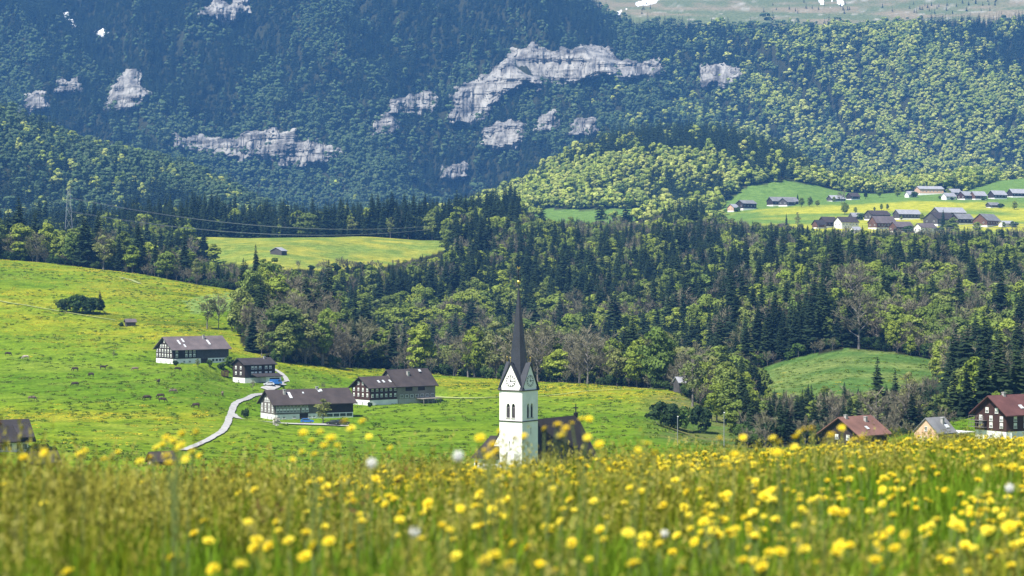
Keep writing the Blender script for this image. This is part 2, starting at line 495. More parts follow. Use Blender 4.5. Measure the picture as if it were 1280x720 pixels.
g[rf] = mixc(np.zeros_like(g[rf]) + np.array((.070, .135, .035)), (.15, .19, .06), np.clip((n2[rf] - .4) * 3, 0, .8))
bk = np.clip((DD - 560) / 60, 0, 1) * np.clip((900 - DD) / 40, 0, 1) * np.clip((UU - 790) / 50, 0, 1) * np.clip((980 - UU) / 30, 0, 1)
g = mixc(g, mixc(np.zeros_like(g) + np.array((.075, .13, .03)), (.16, .15, .06), np.clip((n2 - .4) * 3, 0, .7)), bk)
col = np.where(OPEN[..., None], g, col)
near = DD < 400
col[near] = mixc(np.zeros_like(col[near]) + np.array((.060, .095, .016)), (.085, .085, .025), n3[near])
alp = (DD > 5380) & (UU > 690)
ta = np.clip((DD - np.interp(UU, [690, 760, 800, 1280, 1800], [5900, 5520, 5410, 5420, 5470])) / 30, 0, 1) * alp
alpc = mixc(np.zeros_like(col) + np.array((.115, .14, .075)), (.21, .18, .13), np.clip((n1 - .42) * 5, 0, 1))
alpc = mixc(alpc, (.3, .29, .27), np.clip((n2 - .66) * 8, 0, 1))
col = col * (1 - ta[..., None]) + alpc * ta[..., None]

def grid_faces(nu, nd):
    i = np.arange(nu - 1)[:, None] * nd + np.arange(nd - 1)[None, :]
    return np.stack([i, i + nd, i + nd + 1, i + 1], -1).reshape(-1, 4)

m = NT('terrain_ground')
at = m.n('ShaderNodeAttribute', attribute_name='ground_cover')
geo = m.n('ShaderNodeNewGeometry')
nA = m.noise(.9, 4, geo.outputs['Position'], .7)
nB = m.noise(.12, 4, geo.outputs['Position'], .65)
rA = m.ramp(nA.outputs['Fac'], [(.32, (.50, .56, .5)), (.68, (1.5, 1.42, 1.35))])
rB = m.ramp(nB.outputs['Fac'], [(.32, (.62, .70, .6)), (.68, (1.36, 1.28, 1.25))])
c1 = m.mix(1.0, at.outputs['Color'], rA.outputs['Color'], 'MULTIPLY')
c2 = m.mix(1.0, c1, rB.outputs['Color'], 'MULTIPLY')
m.l(c2, m.b.inputs['Base Color'])
m.b.inputs['Roughness'].default_value = 0.95
m.b.inputs['Specular IOR Level'].default_value = 0.0
m.bump(nA.outputs['Fac'], 0.9, 0.6)
M['terrain'] = m.mat
EX = 9.0       # a strip beyond both sides of the sheet, so that the meadow also goes on beside the viewer
Vt = np.stack([np.concatenate([XX[:1] - EX, XX, XX[-1:] + EX]), np.concatenate([DD[:1], DD, DD[-1:]]), np.concatenate([ZG[:1], ZG, ZG[-1:]])], -1)
me = np_mesh('terrain', Vt.reshape(-1, 3), grid_faces(NU + 2, ND), M['terrain'], smooth=True)
col = np.concatenate([col[:1], col, col[-1:]])
ca = me.color_attributes.new('ground_cover', 'FLOAT_COLOR', 'POINT')
ca.data.foreach_set('color', np.concatenate([col.reshape(-1, 3), np.ones(((NU + 2) * ND, 1))], 1).astype(np.float32).ravel())
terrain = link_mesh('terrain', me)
tag(terrain, 'rolling ground from the meadow over pasture and woods to the mountain', kind='structure')
terrain['kind'] = 'structure'

# --- haze between the viewer and the mountain
hz = MB(); hz.box(-3400, 3400, -60, 7700, -170, 1330)
hm = bpy.data.materials.new('haze'); hm.use_nodes = True
ht = hm.node_tree; ht.nodes.remove(ht.nodes['Principled BSDF'])
hv = ht.nodes.new('ShaderNodeVolumePrincipled')
hv.inputs['Color'].default_value = (.15, .44, 1.0, 1)
hv.inputs['Density'].default_value = 5.6e-5
hv.inputs['Anisotropy'].default_value = 0.0
ht.links.new(hv.outputs[0], ht.nodes['Material Output'].inputs['Volume'])
haze = hz.build('haze', hm)
tag(haze, 'thin bluish haze filling the valley air', kind='stuff')

# ---------------------------------------------------------------- limestone cliffs and snow patches on the mountain
m = NT('limestone')
geo = m.n('ShaderNodeNewGeometry')
mp = m.n('ShaderNodeMapping'); mp.inputs['Scale'].default_value = (1, .4, .22); m.l(geo.outputs['Position'], mp.inputs['Vector'])
na = m.noise(.045, 4, mp.outputs['Vector'], .6)
mp2 = m.n('ShaderNodeMapping'); mp2.inputs['Scale'].default_value = (.15, .15, 1); m.l(geo.outputs['Position'], mp2.inputs['Vector'])
nb = m.noise(.07, 3, mp2.outputs['Vector'], .6)
ra = m.ramp(na.outputs['Fac'], [(.38, (.07, .07, .068)), (.46, (.18, .172, .158)), (.64, (.31, .297, .265))])
rb = m.ramp(nb.outputs['Fac'], [(.38, (.45, .45, .45)), (.48, (1, 1, 1))])
m.l(m.mix(1.0, ra.outputs['Color'], rb.outputs['Color'], 'MULTIPLY'), m.b.inputs['Base Color'])
m.b.inputs['Roughness'].default_value = .9
m.bump(nb.outputs['Fac'], .5, 2.5)
M['rock'] = m.mat
M['snow'] = plain('snow', (.82, .84, .88), .7, .05, .1)
CLIFFS = [
 ([(564,157),(566,122),(580,106),(608,97),(620,82),(640,66),(672,57),(690,68),(705,61),(760,57),(770,75),(790,79),(825,74),(831,90),(812,101),(775,93),(740,97),(720,103),(690,107),(652,107),(636,117),(616,132),(605,147),(585,157)], 'broad pale limestone cliff across the mountainside above the wooded knoll', 26),
 ([(598,188),(604,166),(625,154),(648,152),(657,170),(640,184),(612,188)], 'pale rock face below the broad limestone cliff', 14),
 ([(668,164),(670,150),(692,141),(697,160),(680,166)], 'small rock step under the middle of the broad cliff', 9),
 ([(714,166),(716,155),(741,151),(744,164),(728,168)], 'small rock step beside the top of the wooded knoll', 8),
 ([(469,168),(472,154),(481,144),(493,148),(495,161),(482,173)], 'rounded rock knob left of the broad cliff', 10),
 ([(488,141),(492,128),(520,121),(539,117),(547,130),(531,143),(502,142)], 'jagged pale rock just left of the broad cliff', 12),
 ([(216,186),(220,170),(262,174),(298,176),(302,164),(368,165),(374,178),(412,182),(424,190),(410,202),(378,209),(340,198),(300,199),(252,192)], 'long low band of pale rock above the left valley', 14),
 ([(130,138),(134,124),(150,94),(172,91),(170,108),(188,116),(160,136)], 'pale rock scar on the upper left slope', 10),
 ([(26,140),(34,126),(56,117),(58,134),(40,141)], 'rock scar near the left edge of the mountain', 8),
 ([(70,113),(74,103),(96,99),(99,112),(84,116)], 'little rock scar above the left wooded hill', 7),
 ([(250,18),(254,10),(286,4),(313,-4),(312,14),(282,29),(270,18)], 'rock ledge at the top left of the mountain', 12),
 ([(553,222),(556,210),(580,206),(582,218),(566,224)], 'low rock patch above the woods left of the knoll', 7),
 ([(878,104),(882,85),(905,81),(928,92),(910,107)], 'dull rock patch in the beech slope right of the broad cliff', 5),
]
SNOW = [
 ([(76,14),(86,14),(93,26),(102,39),(96,43),(86,32)], 'narrow snow streak in the top left gully'),
 ([(118,37),(133,33),(136,41),(128,46),(119,44)], 'small snow patch beside the top left gully'),
 ([(742,24),(752,15),(800,2),(830,-4),(824,3),(800,10),(770,20)], 'snow strip along the rim of the alpine meadow'),
 ([(1018,-2),(1052,-4),(1060,8),(1040,10),(1022,6)], 'snow remnant at the top of the alpine meadow'),
]
def mt_dist(u, y):
    """distance of the mountainside seen at pixels (arrays)"""
    out = np.zeros(len(u))
    ds = np.linspace(4480, 6300, 160)
    for k in range(0, len(u), 4000):
        a = u[k:k + 4000]; b = y[k:k + 4000]
        r = np.stack([row_of(a, np.full(len(a), q)) for q in ds], 1)
        r = np.maximum.accumulate(r[:, ::-1], 1)[:, ::-1]
        i = np.argmax(r <= b[:, None], 1); i = np.where(i == 0, len(ds) - 1, i)
        out[k:k + 4000] = ds[i]
    return out

def outcrop(name, poly, mat, thick, label, cat, rough):
    us = [p[0] for p in poly]; ys = [p[1] for p in poly]
    gu = np.arange(min(us) - 5, max(us) + 5.1, 1.0); gy = np.arange(min(ys) - 5, max(ys) + 5.1, 1.0)
    a, b = np.meshgrid(gu, gy, indexing='ij'); fa, fb = a.ravel(), b.ravel()
    jag = (fbm(fa / 9, fb / 6, 91, 2) - .5) * 11 * rough + (np.floor(vnoise(fa / 7, fb / 30, 92) * 4) - 1.5) * 1.6 * rough
    s = poly_dist(fa, fb, poly) + jag
    d0 = mt_dist(fa, fb).reshape(a.shape)
    dp = np.pad(d0, 7, mode='edge')
    d0 = np.min([dp[i:i + d0.shape[0], j:j + d0.shape[1]] for i in range(0, 15, 2) for j in range(0, 15, 2)], axis=0) if rough > .5 else d0
    k = np.exp(-0.5 * (np.arange(-6, 7) / 3.0) ** 2); k /= k.sum()
    for ax in (0, 1):
        d0 = np.apply_along_axis(lambda w: np.convolve(np.pad(w, 6, mode='edge'), k, 'valid'), ax, d0)
    d0 = d0.ravel()
    pill = np.floor(vnoise(fa / 6, fb / 22, 95) * 5) / 5 + .6 * vnoise(fa / 2.5, fb / 9, 96)
    ledge = np.floor(vnoise(fa / 40, fb / 6, 97) * 4) / 4
    p = np.clip((s - (0 if rough > .5 else 1.2)) * thick * .22, -40, thick) + np.where(s > 0, (pill * 24 + ledge * 20 - 16) * rough, 0)
    d = d0 - p - (4 if rough else 3)
    v = np.stack([(fa - UC) / F * d, d, (YH - fb) / F * d], -1)
    fcs = grid_faces(len(gu), len(gy))
    keep = (s[fcs].max(1) > -2.5)
    fcs = fcs[keep]
    used = np.unique(fcs); rem = np.full(len(v), -1); rem[used] = np.arange(len(used))
    o = link_mesh(name, np_mesh(name, v[used], rem[fcs][:, ::-1], mat, smooth=False))
    tag(o, label, cat)
    return o
for poly, label, th in CLIFFS: outcrop('cliff', poly, M['rock'], th, label, 'cliff', 1.0)
for poly, label in SNOW: outcrop('snow_patch', poly, M['snow'], 3, label, 'snow', 0.25)
BARE = [p for p, _, _ in CLIFFS] + [p for p, _ in SNOW]
def on_rock(u, r):
    out = np.zeros(np.shape(u), bool)
    for poly in BARE:
        out |= poly_dist(u, np.asarray(r) - 1.5, poly) > 2.0
    return out

# ---------------------------------------------------------------- tree shapes
def quads_mesh(name, cen, ax, bx, mat):
    """one quad per row: centre, half axes a and b"""
    v = np.stack([cen - ax - bx, cen + ax - bx * .6, cen + ax + bx, cen - ax * .7 + bx], 1).reshape(-1, 3)
    f = np.arange(len(v)).reshape(-1, 4)
    return np_mesh(name, v, f, mat)

def unit(a): return a / (np.linalg.norm(a, axis=-1, keepdims=True) + 1e-9)

def spruce_crown(seed, h=24.0, levels=26, per=11, wid=.15, low=.08):
    r = np.random.default_rng(seed); V, Fc = [], []
    for i in range(levels):
        t = i / (levels - 1)
        z = h * (low + (1 - low) * t ** .92)
        rad = h * wid * (1 - t) ** .80 * (1 if t > .06 else .75) + .22
        n = max(4, int(per * (1 - .55 * t)))
        off = r.uniform(0, 6.28)
        for k in range(n):
            if r.uniform() < .10: continue
            az = off + 6.283 * k / n + r.uniform(-.3, .3)
            L = rad * r.uniform(.62, 1.18); droop = L * r.uniform(.18, .55); w = L * r.uniform(.22, .34) + .12
            dr = np.array((math.cos(az), math.sin(az), 0)); sd_ = np.array((-dr[1], dr[0], 0))
            z0 = z + r.uniform(-.25, .25) * h / levels
            b = np.array((0, 0, z0)) + dr * .05
            mid = b + dr * L * .55 + np.array((0, 0, -droop * .35))
            tip = b + dr * L + np.array((0, 0, -droop * (.75 + .25 * r.uniform())))
            hang = np.array((0, 0, -w * r.uniform(.45, .95)))
            n0 = len(V)
            V += [b, mid, tip, mid + sd_ * w + hang, mid - sd_ * w + hang, b + dr * L * .25 + sd_ * w * .8 + hang * .7, b + dr * L * .25 - sd_ * w * .8 + hang * .7,
                  b + dr * L * .8 + sd_ * w * .62 + hang - np.array((0, 0, droop * .4)), b + dr * L * .8 - sd_ * w * .62 + hang - np.array((0, 0, droop * .4))]
            Fc += [(n0, n0 + 5, n0 + 1), (n0 + 1, n0 + 6, n0), (n0 + 1, n0 + 3, n0 + 5), (n0 + 1, n0 + 6, n0 + 4), (n0 + 1, n0 + 7, n0 + 2), (n0 + 1, n0 + 2, n0 + 8), (n0 + 3, n0 + 1, n0 + 7), (n0 + 4, n0 + 8, n0 + 1)]
    n0 = len(V)   # leader
    V += [np.array((.12, 0, h * .95)), np.array((-.06, .1, h * .95)), np.array((-.06, -.1, h * .95)), np.array((0, 0, h * 1.02))]
    Fc += [(n0, n0 + 1, n0 + 3), (n0 + 1, n0 + 2, n0 + 3), (n0 + 2, n0, n0 + 3)]
    return np_mesh('spruce_crown', np.array(V), np.array(Fc), M['spruce'])

def trunk_mesh(name, h, r0, mat, limbs=(), bend=.02):
    b = MB()
    pts = [(0, 0, -1.2)] + [(math.sin(i * 1.3) * bend * h * .3, math.cos(i * 1.7) * bend * h * .3, h * i / 5) for i in range(0, 6)]
    b.tube(pts, [r0 * 1.25, r0 * 1.1] + [r0 * (1 - .17 * i) for i in range(1, 6)], 6)
    for p, q, ra, rb in limbs:
        mid = (Vector(p) + Vector(q)) / 2 + Vector((0, 0, -.06 * (Vector(q) - Vector(p)).length))
        b.tube([p, mid, q], [ra, (ra + rb) / 2, rb], 5)
    return b.mesh(name, mat)

def leafy(seed, h=17.0, wid=5.6, nl=34, per=70, leaf=.42, base=.18, mat='beech', shape=1.0, jit=.45, lob=(.24, .42), low=None):
    """crown of leaf-clump faces on many uneven lobes; returns crown mesh and limb ends"""
    r = np.random.default_rng(seed)
    zc = h * (base + (1 - base) / 2); hz_ = h * (1 - base) / 2
    cen, nor, lobes = [], [], []
    for i in range(nl):
        while True:
            q = r.uniform(-1, 1, 3)
            if .25 < np.linalg.norm(q) < 1: break
        taper = 1 - .35 * shape * max(q[2], 0) - .15 * max(-q[2], 0)
        c = np.array((q[0] * wid * .78 * taper, q[1] * wid * .78 * taper, zc + q[2] * hz_ * .86))
        lr = wid * r.uniform(*lob) * (1 - .25 * max(q[2], 0))
        lobes.append((c, lr))
        d = unit(r.normal(size=(per, 3))); d[:, 2] = (np.abs(d[:, 2]) * .9 - .25 * r.uniform(size=per)) if low is None else np.where(d[:, 2] < low, -d[:, 2], d[:, 2])
        d = unit(d)
        rr = lr * r.uniform(.72, 1.08, (per, 1))
        cen.append(c + d * rr * np.array((1, 1, .85))); nor.append(d)
    cen = np.concatenate(cen); nor = np.concatenate(nor)
    nor = unit(nor + r.normal(size=nor.shape) * jit)
    a = unit(np.cross(nor, r.normal(size=nor.shape))); b = np.cross(nor, a)
    s = leaf * r.uniform(.6, 1.35, (len(cen), 1))
    me = quads_mesh('leaf_crown', cen, a * s, b * s * .8, M[mat])
    return me, lobes

def leafy_tree(seed, h=17.0, wid=5.6, mat='beech', bark='grey_bark', nl=34, per=70, leaf=.42, base=.18, limbs=7, **kw):
    crown, lobes = leafy(seed, h, wid, nl, per, leaf, base, mat, **kw)
    r = random.Random(seed)
    lb = []
    for c, lr in sorted(lobes, key=lambda q: q[0][2])[:: max(1, len(lobes) // limbs)]:
        z0 = min(h * .72, max(h * base * .8, c[2] - np.hypot(c[0], c[1]) * 1.0))
        lb.append(((0, 0, z0), tuple(c), h * .010, h * .004))
    return crown, trunk_mesh('trunk', h * .8, h * .020, M[bark], lb)

def bare_tree(seed, h=17.0, spread=.42, buds=None, twig_w=.05, ntw=1500):
    """leafless tree: trunk and limbs, and a crown of fine twigs"""
    r = random.Random(seed)
    limbs, ends = [], []
    for i in range(11):
        z0 = h * (.22 + .55 * i / 11); az = i * 2.4 + r.uniform(-.4, .4)
        L = h * spread * (1 - .5 * i / 11) * r.uniform(.75, 1.1)
        e = (math.cos(az) * L * .75, math.sin(az) * L * .75, z0 + L * r.uniform(.6, 1.0))
        limbs.append(((0, 0, z0), e, h * .009, h * .0035)); ends.append((Vector((0, 0, z0)), Vector(e)))
    limbs.append(((0, 0, h * .7), (0, 0, h * .97), h * .006, h * .002)); ends.append((Vector((0, 0, h * .6)), Vector((0, 0, h * .97))))
    q = np.random.default_rng(seed)
    V = []
    sub = []
    for a, b in ends:
        for k in range(6):
            t = q.uniform(.35, 1); p = a.lerp(b, t)
            d = Vector(unit(np.array(b - a) / (b - a).length + q.normal(size=3) * .55)); d.z += .3
            sub.append((p, p + d * h * .13 * q.uniform(.6, 1.1)))
    per = ntw // len(sub)
    cen, ax, bx = [], [], []
    for p, e in sub:
        for k in range(per):
            t = q.uniform(.1, 1.0); s0 = np.array(p.lerp(e, t))
            d = unit(np.array((e - p)) + q.normal(size=3) * (e - p).length * .7); d[2] += .15
            L = h * .045 * q.uniform(.5, 1.2)
            cen.append(s0 + d * L); ax.append(d * L)
            bx.append(unit(np.cross(d, q.normal(size=3))) * twig_w * q.uniform(.6, 1.2))
        d = np.array(e - p); cen.append(np.array(p) + d / 2); ax.append(d / 2); bx.append(unit(np.cross(d, q.normal(size=3))) * twig_w * 1.6)
    crown = quads_mesh('twig_crown', np.array(cen), np.array(ax), np.array(bx), M[buds or 'twig'])
    return crown, trunk_mesh('trunk', h * .75, h * .016, M['grey_bark'], limbs)

TR = {'spruce': [], 'leafy': [], 'bare': [], 'budding': [], 'bush': [], 'dark_bush': []}
for s, (h, w, lo) in enumerate([(24, .150, .06), (26, .125, .10), (21, .175, .04), (27, .110, .22)]):
    TR['spruce'].append((spruce_crown(100 + s, h, 34, 13, w * 1.12, lo), trunk_mesh('trunk', h * .9, h * .013, M['bark'], bend=.004), h))
for s, (h, w, b) in enumerate([(18, 5.4, .04), (20, 5.8, .08), (16, 5.8, .03), (19, 4.5, .06)]):
    TR['leafy'].append((*leafy_tree(200 + s, h, w, base=b, nl=48, per=105, leaf=.31), h))
for s, (h, sp) in enumerate([(17, .40), (19, .34), (14, .46)]):
    TR['bare'].append((*bare_tree(300 + s, h, sp), h))
for s, (h, w) in enumerate([(18, 4.6), (16, 4.8)]):
    TR['budding'].append((*leafy_tree(400 + s, h, w, 'budding', nl=30, per=34, leaf=.30, base=.2, limbs=14), h))
for s, (h, w) in enumerate([(5.2, 3.0), (4.2, 3.2)]):
    TR['bush'].append((*leafy_tree(500 + s, h, w, 'bush', nl=22, per=60, leaf=.22, base=.0, limbs=5), h))
    TR['dark_bush'].append((*leafy_tree(520 + s, h, w, 'dark_bush', nl=22, per=60, leaf=.22, base=.0, limbs=5), h))

CATS = {'spruce': 'tree', 'leafy': 'tree', 'bare': 'tree', 'budding': 'tree', 'bush': 'bush', 'dark_bush': 'bush'}
NAMES = {'spruce': 'spruce_tree', 'leafy': 'broadleaf_tree', 'bare': 'bare_tree', 'budding': 'budding_tree', 'bush': 'bush', 'dark_bush': 'bush'}
def plant_tree(kind, loc, height, rz, wscale, label, group=None, var=None):
    crown, trunk, h = TR[kind][(var if var is not None else random.randrange(99)) % len(TR[kind])]
    s = height / h
    e = empty(NAMES[kind], loc, rz)
    e.scale = (s * wscale, s * wscale, s)
    tag(e, label, CATS[kind], group)
    a = bpy.data.objects.new('trunk', trunk); C.objects.link(a); a.parent = e
    b = bpy.data.objects.new('crown', crown); C.objects.link(b); b.parent = e
    return e

# light copies for the far woods
def far_leafy(seed, h, w, mat='sunlit_beech'):
    return leafy(seed, h, w, 9, 85, w * .12, .02, mat, jit=.16, lob=(.36, .56), low=-.35)[0]
FAR = {'spruce': [spruce_crown(600 + i, h, 15, 8, w, .04) for i, (h, w) in enumerate([(22, .17), (24, .14), (20, .19)])],
       'leafy': [far_leafy(620 + i, h, w) for i, (h, w) in enumerate([(17, 5.2), (19, 5.8), (15, 5.6), (18, 4.6)])],
       'dull': [far_leafy(640 + i, h, w, 'shaded_beech') for i, (h, w) in enumerate([(17, 5.2), (19, 5.6), (15, 5.4)])],
       'bare': [TR['bare'][0][0], TR['bare'][1][0]]}

def instancer(name, pts, rot, scl, protos, label, cat=None):
    """one object of stuff: shapes set on points by geometry nodes; protos is a list of tuples of meshes"""
    n = len(pts)
    me = bpy.data.meshes.new(name); me.vertices.add(n)
    me.vertices.foreach_set('co', np.asarray(pts, np.float32).ravel())
    a = me.attributes.new('spin', 'FLOAT_VECTOR', 'POINT'); a.data.foreach_set('vector', np.asarray(rot, np.float32).ravel())
    a = me.attributes.new('size', 'FLOAT_VECTOR', 'POINT'); a.data.foreach_set('vector', np.asarray(scl, np.float32).ravel())
    a = me.attributes.new('pick', 'INT', 'POINT'); a.data.foreach_set('value', rng.integers(0, len(protos), n).astype(np.int32))
    o = bpy.data.objects.new(name, me); C.objects.link(o)
    ng = bpy.data.node_groups.new(name, 'GeometryNodeTree')
    ng.interface.new_socket('Geometry', in_out='INPUT', socket_type='NodeSocketGeometry')
    ng.interface.new_socket('Geometry', in_out='OUTPUT', socket_type='NodeSocketGeometry')
    N = ng.nodes; Lk = ng.links
    gi = N.new('NodeGroupInput'); go = N.new('NodeGroupOutput')
    ip = N.new('GeometryNodeInstanceOnPoints'); ip.inputs['Pick Instance'].default_value = True
    jn = N.new('GeometryNodeJoinGeometry')
    for tup in protos:
        g2 = N.new('GeometryNodeGeometryToInstance'); src = None
        infos = []
        for me2 in tup:
            po = bpy.data.objects.new(name + '_shape', me2)      # carries the shape only; never linked into the scene
            oi = N.new('GeometryNodeObjectInfo'); oi.inputs['Object'].default_value = po
            infos.append(oi.outputs['Geometry'])
        if len(infos) > 1:
            j2 = N.new('GeometryNodeJoinGeometry')
            for q in infos: Lk.new(q, j2.inputs[0])
            src = j2.outputs[0]
        else: src = infos[0]
        Lk.new(src, g2.inputs[0]); Lk.new(g2.outputs[0], jn.inputs[0])
    def attr(nm, typ):
        q = N.new('GeometryNodeInputNamedAttribute'); q.data_type = typ; q.inputs['Name'].default_value = nm
        return q.outputs[0]
    Lk.new(gi.outputs[0], ip.inputs['Points']); Lk.new(jn.outputs[0], ip.inputs['Instance'])
    Lk.new(attr('pick', 'INT'), ip.inputs['Instance Index'])
    er = N.new('FunctionNodeEulerToRotation'); Lk.new(attr('spin', 'FLOAT_VECTOR'), er.inputs[0]); Lk.new(er.outputs[0], ip.inputs['Rotation'])
    Lk.new(attr('size', 'FLOAT_VECTOR'), ip.inputs['Scale'])
    Lk.new(ip.outputs[0], go.inputs[0])
    md = o.modifiers.new('instances', 'NODES'); md.node_group = ng
    tag(o, label, cat, kind='stuff')
    return o

# ---------------------------------------------------------------- the mid-distance woods
def scatter(d0, d1, cell, u0=-70, u1=1350):
    """jittered grid of world points between two distances"""
    xs = np.arange((u0 - UC) / F * d1, (u1 - UC) / F * d1, cell); ys = np.arange(d0, d1, cell)
    a, b = np.meshgrid(xs, ys); a = a.ravel() + rng.uniform(-.45, .45, a.size) * cell; b = b.ravel() + rng.uniform(-.45, .45, b.size) * cell
    u = UC + F * a / b
    k = (u > u0) & (u < u1) & (b > d0) & (b < d1)
    return a[k], b[k], u[k]

NO_TREE = []     # (x, y, radius) kept free for buildings
def wood_mask(x, y, u):
    z = ground(x, y); r = YH - F * z / y
    return ~open_field(u, y, r), z, r

x, y, u = scatter(700, 2420, 8.4)
ok, z, r = wood_mask(x, y, u)
c8 = np.interp(u, UG, LINE['C8'])
ok &= (y < np.where(u > 880, 2290, c8))
# the foot of the far bank of the ravine is thinner
x, y, u, z, r = x[ok], y[ok], u[ok], z[ok], r[ok]
nk = fbm(x / 70, y / 70, 81, 3); nb_ = fbm(x / 45, y / 45, 83, 3)
pick = rng.uniform(size=len(x))
c4 = np.interp(u, UG, LINE['C4'])
p_bare = .08 + .35 * np.clip((nb_ - .45) * 4, 0, 1)
p_bare = np.where((y - c4 < 170) & (u > 330) & (u < 900), .60, p_bare)
p_bare = np.where((u > 1040) & (y < 1650), .40, p_bare)
p_bare = np.where((u < 700) & (y > 1800), .04, p_bare)
p_leaf = .17 + .42 * np.clip((nk - .45) * 5, 0, 1)
p_leaf = np.where((u < 240) & (y < 1900), .45, p_leaf)
p_leaf = np.where((u > 190) & (u < 640) & (y > 1930), .12, p_leaf)
p_leaf = np.where((u > 945) & (u < 1045) & (y > 1045) & (y < 1130), .05, p_leaf)
p_bare = np.where((u > 945) & (u < 1045) & (y > 1045) & (y < 1130), .05, p_bare)
p_leaf = np.where((u > 840) & (u < 960) & (y < 900), .35, p_leaf)
p_leaf = np.where((u > 1000) & (y < 900), .07, p_leaf)
p_bare = np.where((u > 1000) & (y < 900), .2, p_bare)
kind = np.where(pick < p_bare, 2, np.where(pick < p_bare + p_leaf, 1, 0))
kind = np.where((kind == 2) & (rng.uniform(size=len(x)) < .28), 3, kind)
hgt = np.where(kind == 0, rng.normal(26.5, 6.5, len(x)), np.where(kind == 1, rng.normal(21, 4.2, len(x)), rng.normal(18.5, 3.6, len(x))))
hgt = np.clip(hgt, 9, 40) * (.72 + .45 * fbm(x / 55, y / 55, 85, 2))
# keep the crowns low where open ground shows over them
jit = np.abs(rng.normal(0, 4.5, len(x)))
def cap(sel, us, rows, k=1.0):
    global hgt
    lim = (YH - (np.interp(u, us, rows) - k * jit + 3)) / F * y - z
    hgt = np.where(sel, np.clip(np.minimum(hgt, lim), 4, None), hgt)
cap((u > 880) & (y > 1500), [880, 905, 940, 1010, 1020, 1160, 1280, 1350], [268, 272, 282, 286, 289, 292, 289, 289], .8)
cap((u > 235) & (u < 562) & (y > 1240) & (y < np.interp(u, [235, 420, 480, 562], [1680, 1680, 1900, 1950])), [240, 300, 345, 420, 480, 545], [328, 336, 338, 340, 338, 328], 1.1)
cap((u > 650) & (u < 830) & (y > 1700), [650, 690, 815, 830], [270, 281, 281, 268], 1.0)
cap((u > 930) & (u < 1190) & (y < 925), [930, 950, 1060, 1180, 1190], [492, 498, 496, 492, 480], 1.7)
cap((u > 1110) & (y < 760), [1110, 1180, 1280], [470, 455, 450], 2.0)
cap((u > 840) & (u < 960) & (y < 1000), [840, 900, 960], [455, 448, 462], 2.0)
thin = np.where(hgt < 6, .35, np.where((kind == 0), 1.0, .85))
keep = rng.uniform(size=len(x)) < thin
KINDNAME = ['spruce', 'leafy', 'bare', 'budding']
x, y, u, z, kind, hgt = [q[keep] for q in (x, y, u, z, kind, hgt)]
# how much of each tree the viewer sees: walk from near to far and keep the skyline of every column
order = np.argsort(y)
sky_row = np.full(1500, 720.0)
ter_d = np.linspace(440, 2450, 300); uc_ = np.arange(1500) - 100.0
ter_rows = np.stack([row_of(uc_, np.full(1500, q)) for q in ter_d], 0)
seen = np.zeros(len(x)); ti = 0
for i in order:
    while ti < len(ter_d) and ter_d[ti] < y[i]:
        sky_row = np.minimum(sky_row, ter_rows[ti]); ti += 1
    pxm = F / y[i]; wpx = (.13 if kind[i] == 0 else .26) * hgt[i] * pxm
    a = int(u[i] - wpx + 100); b = int(u[i] + wpx + 101)
    if a < 100 or b > 1380: continue
    top = YH - F * (z[i] + hgt[i]) / y[i]; bot = YH - F * z[i] / y[i]
    cc = np.abs(np.arange(a, b) - 100 - u[i]) / max(wpx, .5)
    prof = top + (bot - top) * (np.clip(cc, 0, 1) * .9 if kind[i] == 0 else np.clip(cc, 0, 1) ** 3 * .6)
    vis = np.clip(sky_row[a:b] - prof, 0, bot - top)
    seen[i] = vis.sum()
    sky_row[a:b] = np.minimum(sky_row[a:b], prof)

def zone(uu, dd):
    if dd < 960 and uu > 820: return 'on the bank right of the church' if uu < 960 else ('in the hollow behind the reddish roofed house' if uu < 1130 else 'in the hollow behind the salmon house')
    tier = 'low on' if dd < 1330 else ('halfway up' if dd < 1720 else 'high on')
    if uu > 1130: return tier + ' the slope under the right half of the village'
    if uu > 920: return tier + ' the slope above the ravine field'
    if uu > 780: return tier + ' the slope above the pale roofed barn'
    if uu > 655: return tier + ' the slope just right of the church spire'
    if dd > 1900 and uu > 190: return 'in the wood strip behind the hut field' if uu < 545 else 'around the pylon behind the hut field'
    if uu > 550: return tier + ' the slope just left of the church spire'
    if uu > 430: return tier + ' the slope above the dark red farmhouse'
    if uu > 300: return tier + ' the slope right of the highest farmhouse'
    return 'on the crest at the far left behind the pasture' if uu < 130 else 'on the crest left of the hut field'
DESC = {'spruce': 'dark pointed spruce', 'leafy': 'green broadleaf tree', 'bare': 'grey leafless tree', 'budding': 'pale budding tree'}
LIMIT = {0: 270, 1: 270, 2: 170, 3: 110}
single = np.zeros(len(x), bool)
MED = [float(np.median(hgt[kind == k])) for k in range(4)]
for k in range(4):
    ii = np.where((kind == k) & (seen > 14))[0]
    ii = ii[np.argsort(-seen[ii])][:LIMIT[k]]
    single[ii] = True
for i in np.where(single)[0]:
    kn = KINDNAME[kind[i]]; zn = zone(u[i], y[i])
    plant_tree(kn, (x[i], y[i], z[i] - .3), hgt[i], random.uniform(0, 6.28), random.uniform(.85, 1.55), ('tall ' if hgt[i] > MED[kind[i]] * 1.18 else 'short ' if hgt[i] < MED[kind[i]] * .82 else '') + DESC[kn] + ' ' + zn, DESC[kn] + 's ' + zn)
rest = ~single & ((seen > 0) | (rng.uniform(size=len(x)) < .45) | (u < 0) | (u > 1280))
